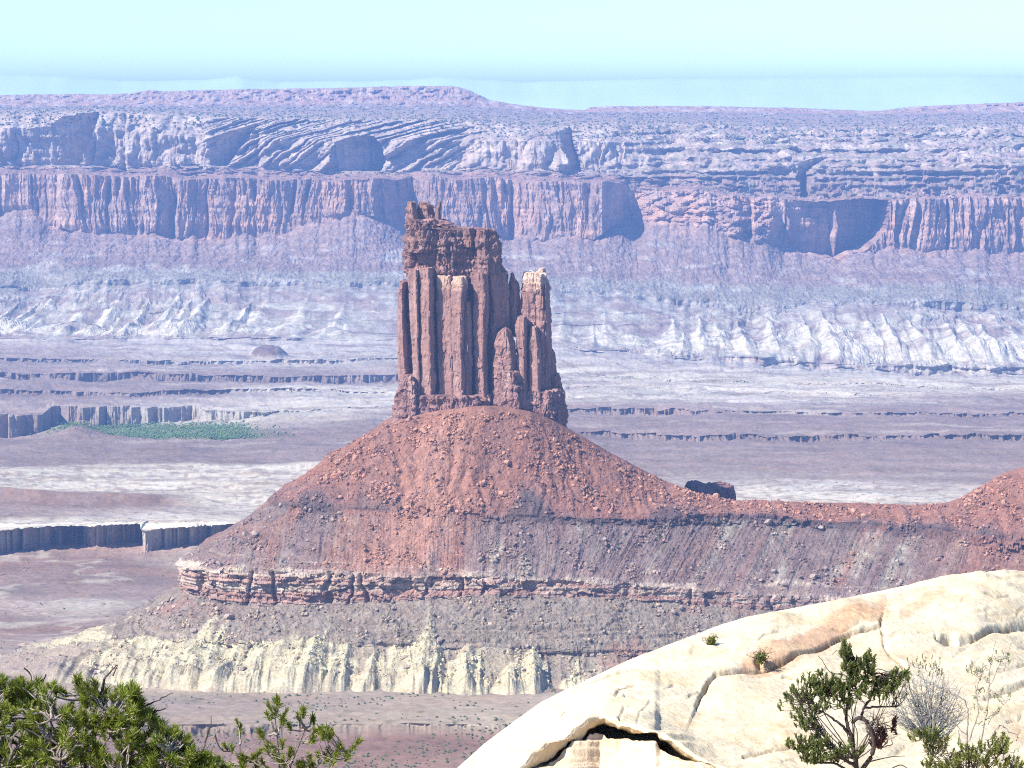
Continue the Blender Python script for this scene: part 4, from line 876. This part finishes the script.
def on_rock(qx, qy):
    d = (PXs-qx)**2+(PYs-qy)**2+np.where(V < 2, 1e6, 0); i = np.unravel_index(np.argmin(d), d.shape)
    return Psk[i]

# ---- plant building
def frames(pts):
    t = np.gradient(pts, axis=0); t /= np.linalg.norm(t, axis=1, keepdims=True)+1e-9
    a = np.where(np.abs(t[:, 2:3]) > .9, np.array([[1., 0, 0]]), np.array([[0, 0, 1.]]))
    b = np.cross(t, a); b /= np.linalg.norm(b, axis=1, keepdims=True)+1e-9
    return b, np.cross(t, b)
class Tubes:
    def __init__(s): s.V = []; s.F = []; s.n = 0
    def add(s, pts, rad, sides=5):
        pts = np.asarray(pts, float); rad = np.broadcast_to(rad, len(pts)).astype(float); b, c_ = frames(pts)
        a = np.arange(sides)/sides*2*math.pi
        ring = pts[:, None]+rad[:, None, None]*(np.cos(a)[None, :, None]*b[:, None]+np.sin(a)[None, :, None]*c_[:, None])
        s.V.append(ring.reshape(-1, 3)); s.F.append(grid_faces(len(pts), sides, True)+s.n); s.n += len(pts)*sides
    def build(s, name, mat, parent, origin):
        V_ = np.concatenate(s.V)-np.array(origin)
        return link(name, mesh_np(name, V_, np.concatenate(s.F), None, True), mat, parent)
def wander(a, b, n, wob, r, sag=0.0):
    t = np.linspace(0, 1, n)[:, None]; p = a+(b-a)*t
    L_ = np.linalg.norm(b-a); k = r.normal(size=(4, 3))*wob*L_
    p = p+sum(k[i]*np.sin(t*math.pi*(i+1))/(i+1) for i in range(4)); p[:, 2] += sag*L_*np.sin(t[:, 0]*math.pi)
    return p
def needles(cent, axis, n, ln, wd, r, spread=1.0, start=.0):
    m = len(cent); ln = ln*r.uniform(.65, 1.3, (m, 1, 1)); d = axis[:, None, :]+spread*r.normal(size=(m, n, 3)); d /= np.linalg.norm(d, axis=-1, keepdims=True)
    L_ = ln*r.uniform(.7, 1.2, (m, n, 1)); b = cent[:, None, :]+axis[:, None, :]*(r.uniform(-start, start, (m, n, 1)))
    side = np.cross(d, r.normal(size=(m, n, 3))); side /= np.linalg.norm(side, axis=-1, keepdims=True)
    Vv = np.stack([b-side*wd*.5, b+side*wd*.5, b+d*L_*.6+side*wd*.5, b+d*L_, b+d*L_*.6-side*wd*.5], 2)
    Fv = np.arange(m*n)[:, None]*5+np.arange(5)[None]
    return Vv.reshape(-1, 3), Fv
M_bark = plain_mat('grey_bark', (.26, .22, .19), .95, .35, 30)
M_barkd = plain_mat('dark_bark', (.055, .042, .036), .95, .35, 30)
M_pine = plain_mat('pine_needles', (.19, .225, .035), .55, .5, 9, .3)
M_leaf = plain_mat('shrub_leaves', (.15, .18, .055), .6, .45, 14, .35)
M_greyt = plain_mat('grey_twigs', (.23, .235, .24), .9, .3, 20)
M_yel = plain_mat('yellow_green_leaves', (.17, .19, .045), .7, .4, 15, .25)
M_dead = plain_mat('dead_leaves', (.10, .04, .035), .9, .4, 30)

def pine(name, label, seed, Y, base_px, base_py, clumps_px, limbs_px, bare, nn=95, ln=.052, clump_d=.35, group=None):
    """a conifer: trunk and limbs drawn to limb ends, twigs run from limbs to every needle tuft"""
    r = np.random.default_rng(seed); base = at(base_px, base_py, Y)
    root = empty(name, tuple(base)); tag(root, label, 'tree', group)
    big = Tubes(); small = Tubes(); nodes = []
    for (lx, ly, dy, w0) in limbs_px:
        e = at(lx, ly, Y+dy); pth = wander(base, e, 14, .07, r, .05); big.add(pth, np.linspace(w0, w0*.22, 14), 6); nodes.append(pth[4:])
    nodes = np.concatenate(nodes)
    cents = np.array([at(a, b, Y+d) for a, b, d in clumps_px]); ax = []
    for cpt in cents:
        dd = np.linalg.norm((nodes-cpt)*[1, 1, .8], axis=1)+np.where(nodes[:, 2] > cpt[2]-.01, .3, 0); j = np.argmin(dd)
        tw = wander(nodes[j], cpt, 7, .09, r, -.05); small.add(tw, np.linspace(.0085, .0035, 7), 4)
        a_ = (tw[-1]-tw[-3]); a_ /= np.linalg.norm(a_); a_ = a_*.7+np.array([0, 0, .6]); ax.append(a_/np.linalg.norm(a_))
    for (x0, y0, x1, y1, dy, w0, dark) in bare:
        pth = wander(at(x0, y0, Y+dy), at(x1, y1, Y+dy), 9, .06, r); (big if dark else small).add(pth, np.linspace(w0, w0*.35, 9), 5)
    big.build('trunk', M_barkd, root, base); small.build('branches', M_bark, root, base)
    Vv, Fv = needles(cents, np.array(ax), nn, ln, .0052, r, .55, .03)
    link('crown', mesh_np('crown', Vv-base, Fv, None, False, k=5), M_pine, root)
    return root
r = np.random.default_rng(77)
# big pinyon lower left: its crown outline in the picture, filled in depth
def crown_pts(n, outline, xr, ymax, depth, r, power=.6):
    out = []
    while len(out) < n:
        x = r.uniform(*xr); yt = np.interp(x, [o[0] for o in outline], [o[1] for o in outline])
        y = yt+(ymax-yt)*r.uniform(0, 1)**1.15
        out.append((x, y, r.uniform(-depth, depth)*min(1, .25+(y-yt)/60)))
    return out
cp = crown_pts(1700, [(-160, 690), (-40, 684), (0, 678), (30, 684), (60, 690), (80, 680), (88, 676), (110, 700), (118, 688), (132, 690), (150, 712), (165, 730), (185, 738), (200, 752), (220, 768), (260, 800)], (-160, 235), 860, .42, r)
limbs = [(x, y, d, .03) for x, y, d in ((-100, 730, .2), (-20, 715, -.1), (20, 700, .15), (50, 720, -.25), (85, 700, .1), (110, 715, -.1), (140, 725, .2), (170, 750, -.15), (200, 765, .1), (60, 760, -.35), (0, 770, -.3), (120, 780, -.3))]
bare = [(34, 705, 21, 676, 0, .012, 1), (34, 705, 46, 674, .05, .011, 1), (24, 668, 33, 690, .1, .006, 1), (100, 695, 117, 665, -.05, .011, 1), (113, 676, 118, 664, -.05, .006, 1), (139, 712, 160, 700, 0, .009, 1), (160, 700, 173, 693, 0, .006, 1), (139, 716, 166, 708, 0, .009, 1), (0, 691, 16, 691, -.1, .007, 0), (180, 768, 205, 742, -.05, .011, 1), (205, 742, 211, 716, -.05, .007, 1), (188, 765, 214, 735, .05, .006, 0), (210, 745, 220, 722, .1, .005, 0)]
pine('pinyon_pine', 'bushy green pinyon pine crown with bare dark twigs in the lower left corner', 80, 15.5, 70, 960, cp, limbs, bare, nn=70, ln=.058)
# thin pinyon branch beside it
cp2 = [(270, 708, 0), (278, 705, .05), (272, 716, 0), (282, 722, 0), (290, 728, .1), (300, 718, .05), (303, 716, 0), (312, 720, .05), (318, 730, 0), (328, 731, .05), (333, 733, 0), (340, 748, 0), (352, 750, .05), (346, 757, 0), (330, 754, .05), (318, 757, 0), (262, 737, 0), (240, 732, .1), (292, 752, -.05), (284, 762, 0), (312, 742, 0), (226, 748, 0), (268, 752, 0), (300, 768, 0), (220, 760, .05), (325, 736, -.05), (255, 757, .05), (244, 762, 0)]
cp2 += [(x+r.normal()*6, y+r.normal()*6, d) for x, y, d in cp2]+[(r.uniform(205, 350), r.uniform(752, 790), 0) for k in range(22)]
limbs2 = [(275, 716, 0, .014), (305, 730, .1, .012), (345, 752, .05, .012), (240, 745, 0, .011), (318, 765, 0, .010)]
bare2 = [(r.uniform(215, 340), r.uniform(755, 775), r.uniform(215, 355), r.uniform(722, 760), r.uniform(-.1, .1), .0035, 0) for k in range(12)]+[(262, 768, 310, 765, 0, .005, 0), (292, 740, 345, 738, .05, .004, 0), (330, 760, 362, 756, 0, .003, 0), (232, 768, 262, 738, .05, .005, 0), (262, 738, 268, 724, .05, .004, 0), (215, 735, 242, 768, .0, .006, 1), (286, 768, 302, 724, 0, .004, 0)]
pine('pinyon_pine', 'sparse open pinyon pine sprig with pale bare twigs, right of the bushy one', 81, 16.5, 268, 900, cp2, limbs2, bare2, nn=70, ln=.045)

# ---- the shrub on the slickrock: dark twisted stems, upright leaf tufts
def bush(name, label, cat, seed, Y, base, limbs, tufts, mats, tuft=(60, .04, .006, .35), tw=(.007, .003), extra=(), part='leaves'):
    r = np.random.default_rng(seed); b = at(base[0], base[1], Y); root = empty(name, tuple(b)); tag(root, label, cat)
    big = Tubes(); small = Tubes(); nodes = []
    for pts, w0, w1 in limbs:
        p = np.array([at(a, c_, Y+d) for a, c_, d in pts]); uu = np.linspace(0, len(p)-1, len(p)*5); p = crom(p, uu)
        p = p+r.normal(size=p.shape)*.004; big.add(p, np.linspace(w0, w1, len(p)), 6); nodes.append(p[2:])
    nodes = np.concatenate(nodes); cents = np.array([at(a, c_, Y+d) for a, c_, d in tufts]); ax = []
    for cpt in cents:
        dd = np.linalg.norm(nodes-cpt, axis=1)+np.where(nodes[:, 2] > cpt[2]+.01, .25, 0); j = np.argmin(dd)
        t_ = wander(nodes[j], cpt, 6, .1, r, -.06); small.add(t_, np.linspace(tw[0], tw[1], 6), 4)
        a_ = t_[-1]-t_[-2]; a_ = a_/(np.linalg.norm(a_)+1e-9)*.5+np.array([0, 0, 1.]); ax.append(a_/np.linalg.norm(a_))
    for pts, w0 in extra:
        p = np.array([at(a, c_, Y+d) for a, c_, d in pts]); p = crom(p, np.linspace(0, len(p)-1, len(p)*4)); small.add(p, np.linspace(w0, w0*.4, len(p)), 4)
    big.build('trunk', mats[0], root, b); small.build('branches', mats[1], root, b)
    Vv, Fv = needles(cents, np.array(ax), tuft[0], tuft[1], tuft[2], r, tuft[3], .03)
    link(part, mesh_np(part, Vv-b, Fv, None, False, k=5), mats[2], root)
    return root
r = np.random.default_rng(91)
def spots(n, areas):
    out = []
    for k in range(n):
        cx_, cy_, ax_, ay_ = areas[k % len(areas)]; a = r.uniform(0, 6.28); q = math.sqrt(r.uniform(0, 1))
        out.append((cx_+q*ax_*math.cos(a), cy_+q*ay_*math.sin(a), r.uniform(-.12, .12)))
    return out
YS = 22.6
areas = [(795, 703, 15, 12), (806, 690, 12, 12), (815, 700, 12, 14), (857, 676, 16, 14), (825, 683, 12, 9), (840, 698, 18, 14), (835, 695, 14, 12), (848, 690, 14, 10), (862, 680, 11, 12), (868, 664, 7, 10), (846, 652, 5, 9), (852, 668, 8, 8), (876, 690, 12, 10), (890, 684, 9, 8), (900, 676, 9, 6), (806, 722, 10, 8), (800, 745, 12, 7), (818, 740, 10, 8), (830, 752, 14, 8), (846, 752, 16, 8), (812, 757, 10, 6)]
bush('desert_shrub', 'dark twisted shrub with upright green leaf tufts, largest plant on the slickrock', 'shrub', 92, YS, (858, 790),
     [([(858, 790, 0), (856, 762, 0), (850, 735, 0), (846, 715, .02), (850, 690, .05), (853, 664, .05)], .030, .007),
      ([(858, 775, 0), (872, 755, -.02), (873, 738, -.03), (868, 724, -.03), (860, 718, -.03), (852, 722, 0)], .024, .019),
      ([(860, 719, -.03), (864, 708, 0), (872, 696, .03), (874, 680, .05), (868, 662, .06)], .016, .005),
      ([(864, 708, 0), (880, 707, .02), (896, 707, .04)], .012, .007),
      ([(856, 766, 0), (842, 757, -.03), (832, 744, -.05), (822, 728, -.05)], .020, .008),
      ([(850, 735, 0), (838, 722, -.05), (826, 714, -.08), (806, 700, -.08)], .016, .006),
      ([(846, 715, 0), (838, 700, 0), (826, 690, 0)], .012, .005),
      ([(856, 776, 0), (836, 764, .05), (812, 762, .06), (800, 750, .06)], .014, .006)],
     spots(620, [(a_, b_, c_*1.15, d_*1.15) for a_, b_, c_, d_ in areas]), (M_barkd, M_barkd, M_leaf), (22, .036, .011, .45), (.0045, .0025),
     extra=[([(856, 760, 0), ((856+q_)/2+r.normal()*5, (760+p_)/2+r.normal()*5, 0), (q_, p_, r.uniform(-.1, .1))], .006) for q_, p_ in [(r.uniform(795, 890), r.uniform(675, 750)) for k in range(22)]]+[([(845, 675, 0), (830, 672, 0), (822, 660, 0), (818, 656, 0)], .005), ([(846, 656, 0), (838, 650, 0), (832, 655, 0)], .004), ([(852, 660, 0), (848, 645, 0), (843, 634, 0)], .004), ([(880, 775, 0), (900, 765, 0), (912, 772, 0)], .008), ([(868, 762, 0), (890, 757, 0), (905, 756, 0)], .007)])
def fan(cx_, cy_, n, ax_, ay_, r, d=.1):
    L_ = []
    for k in range(n):
        a = r.uniform(-1.25, 1.25); q = r.uniform(.6, 1)
        e = (cx_+ax_*q*math.sin(a), cy_-ay_*q*math.cos(a), r.uniform(-d, d)); m = ((cx_+e[0])/2+r.normal()*4, (cy_+e[1])/2+r.normal()*3, e[2]*.5)
        L_.append(([(cx_, cy_, 0), m, e], .006, .0025))
        for j in range(3):
            t_ = r.uniform(.35, .95); s_ = (cx_+(e[0]-cx_)*t_, cy_+(e[1]-cy_)*t_, e[2]*t_)
            L_.append(([s_, (s_[0]+r.normal()*5, s_[1]-r.uniform(1, 7), s_[2]), (s_[0]+r.normal()*9, s_[1]-r.uniform(4, 13), s_[2]+r.normal()*.04)], .003, .0015))
    return L_
bush('grey_shrub', 'rounded grey leafless shrub of fine twigs beside the dark twisted one', 'shrub', 93, 23.4, (930, 745),
     [(p_, w_*.7, v_*.7) for p_, w_, v_ in fan(930, 742, 120, 47, 78, r)], spots(46, [(905, 672, 14, 8), (925, 662, 20, 6), (900, 690, 10, 10), (935, 668, 12, 8)]), (M_greyt, M_greyt, M_leaf), (10, .025, .007, .5), (.003, .002))
bush('grass_tuft', 'low yellow green tuft at the foot of the grey shrub', 'grass tuft', 94, 23.2, (932, 748),
     fan(930, 746, 10, 20, 16, r), spots(60, [(928, 738, 20, 7), (934, 748, 12, 10)]), (M_yel, M_yel, M_yel), (16, .06, .006, .5), (.003, .002))
bush('desert_shrub', 'spindly open shrub of thin bare stems rising at the right edge of the slickrock', 'shrub', 95, 22.4, (968, 790),
     [([(966, 790, 0), (967, 740, 0), (968, 712, 0), (964, 700, 0), (950, 694, 0)], .010, .004), ([(975, 780, 0), (982, 735, 0), (988, 705, 0), (990, 670, 0), (996, 640, 0)], .009, .002), ([(970, 740, 0), (978, 712, 0), (976, 690, 0), (984, 672, 0)], .007, .002),
      ([(990, 740, 0), (1000, 725, 0), (1010, 732, 0), (1018, 734, 0)], .008, .004), ([(966, 735, 0), (955, 725, 0), (946, 722, 0)], .005, .003), ([(985, 720, 0), (1000, 708, 0), (1008, 700, 0)], .005, .002), ([(988, 690, 0), (1000, 664, 0), (1008, 652, 0), (1012, 640, 0)], .004, .0015), ([(990, 785, 0), (1004, 755, 0), (1002, 735, 0)], .008, .003), ([(960, 790, 0), (962, 752, 0), (958, 730, 0)], .007, .003)],
     spots(80, [(995, 664, 14, 8), (1004, 658, 10, 6), (980, 690, 12, 14), (985, 715, 16, 14), (1000, 700, 12, 14), (975, 668, 10, 6), (1010, 745, 10, 10)]), (M_bark, M_bark, M_leaf), (9, .022, .006, .7), (.003, .0015))
bush('desert_shrub', 'leafy yellow green shrub low at the bottom edge under the spindly stems', 'shrub', 96, 22.0, (968, 800),
     fan(966, 790, 26, 50, 60, r), spots(170, [(962, 755, 10, 14), (985, 752, 14, 12), (1000, 745, 10, 10), (970, 762, 26, 8), (935, 766, 16, 5), (1010, 764, 14, 6)]), (M_barkd, M_barkd, M_yel), (26, .035, .008, .6), (.004, .002))
bush('dead_plant', 'small dead dark red plant on the rock beside the twisted shrub', 'plant', 97, 22.9, (878, 750),
     fan(880, 748, 14, 18, 34, r), spots(26, [(880, 738, 6, 9), (876, 744, 5, 5), (895, 728, 3, 9)]), (M_dead, M_dead, M_dead), (22, .05, .010, .5), (.004, .002))
for lab, sd, q, s_, m_ in (('small dark green plant in the rock crack left of the twisted shrub', 98, (761, 662), 4.5, M_leaf), ('tiny grass tuft growing alone on the upper slickrock', 99, (711, 645), 2.2, M_yel)):
    g_ = on_rock(*q)
    bush('rock_plant', lab, 'plant', sd, g_[1]-.05, q, fan(q[0], q[1], 8, s_*1.1, s_*1.6, r, .05), spots(24, [(q[0], q[1]-3, s_, s_*.9)]), (M_barkd, M_barkd, m_), (20, .045, .008, .7), (.003, .002))

# =================================================================== HAZE
hb = bpy.data.meshes.new('haze'); x0, x1, y0_, y1_, z0, z1 = -14000, 14000, -1500, 31000, -700, 262
vs = [(x, y, z) for x in (x0, x1) for y in (y0_, y1_) for z in (z0, z1)]
hb.from_pydata(vs, [], [(0, 1, 3, 2), (4, 6, 7, 5), (0, 4, 5, 1), (2, 3, 7, 6), (0, 2, 6, 4), (1, 5, 7, 3)])
hm = bpy.data.materials.new('haze_air'); hm.use_nodes = True; n = hm.node_tree.nodes; n.remove(n['Principled BSDF'])
pv = n.new('ShaderNodeVolumePrincipled'); pv.inputs['Color'].default_value = (.26, .47, 1.0, 1); pv.inputs['Density'].default_value = 0.000078; pv.inputs['Anisotropy'].default_value = 0.0
hm.node_tree.links.new(pv.outputs[0], n['Material Output'].inputs['Volume'])
hm.cycles.homogeneous_volume = True
ho = link('haze', hb, hm); ho['kind'] = 'stuff'; ho['label'] = 'thin blue desert haze'
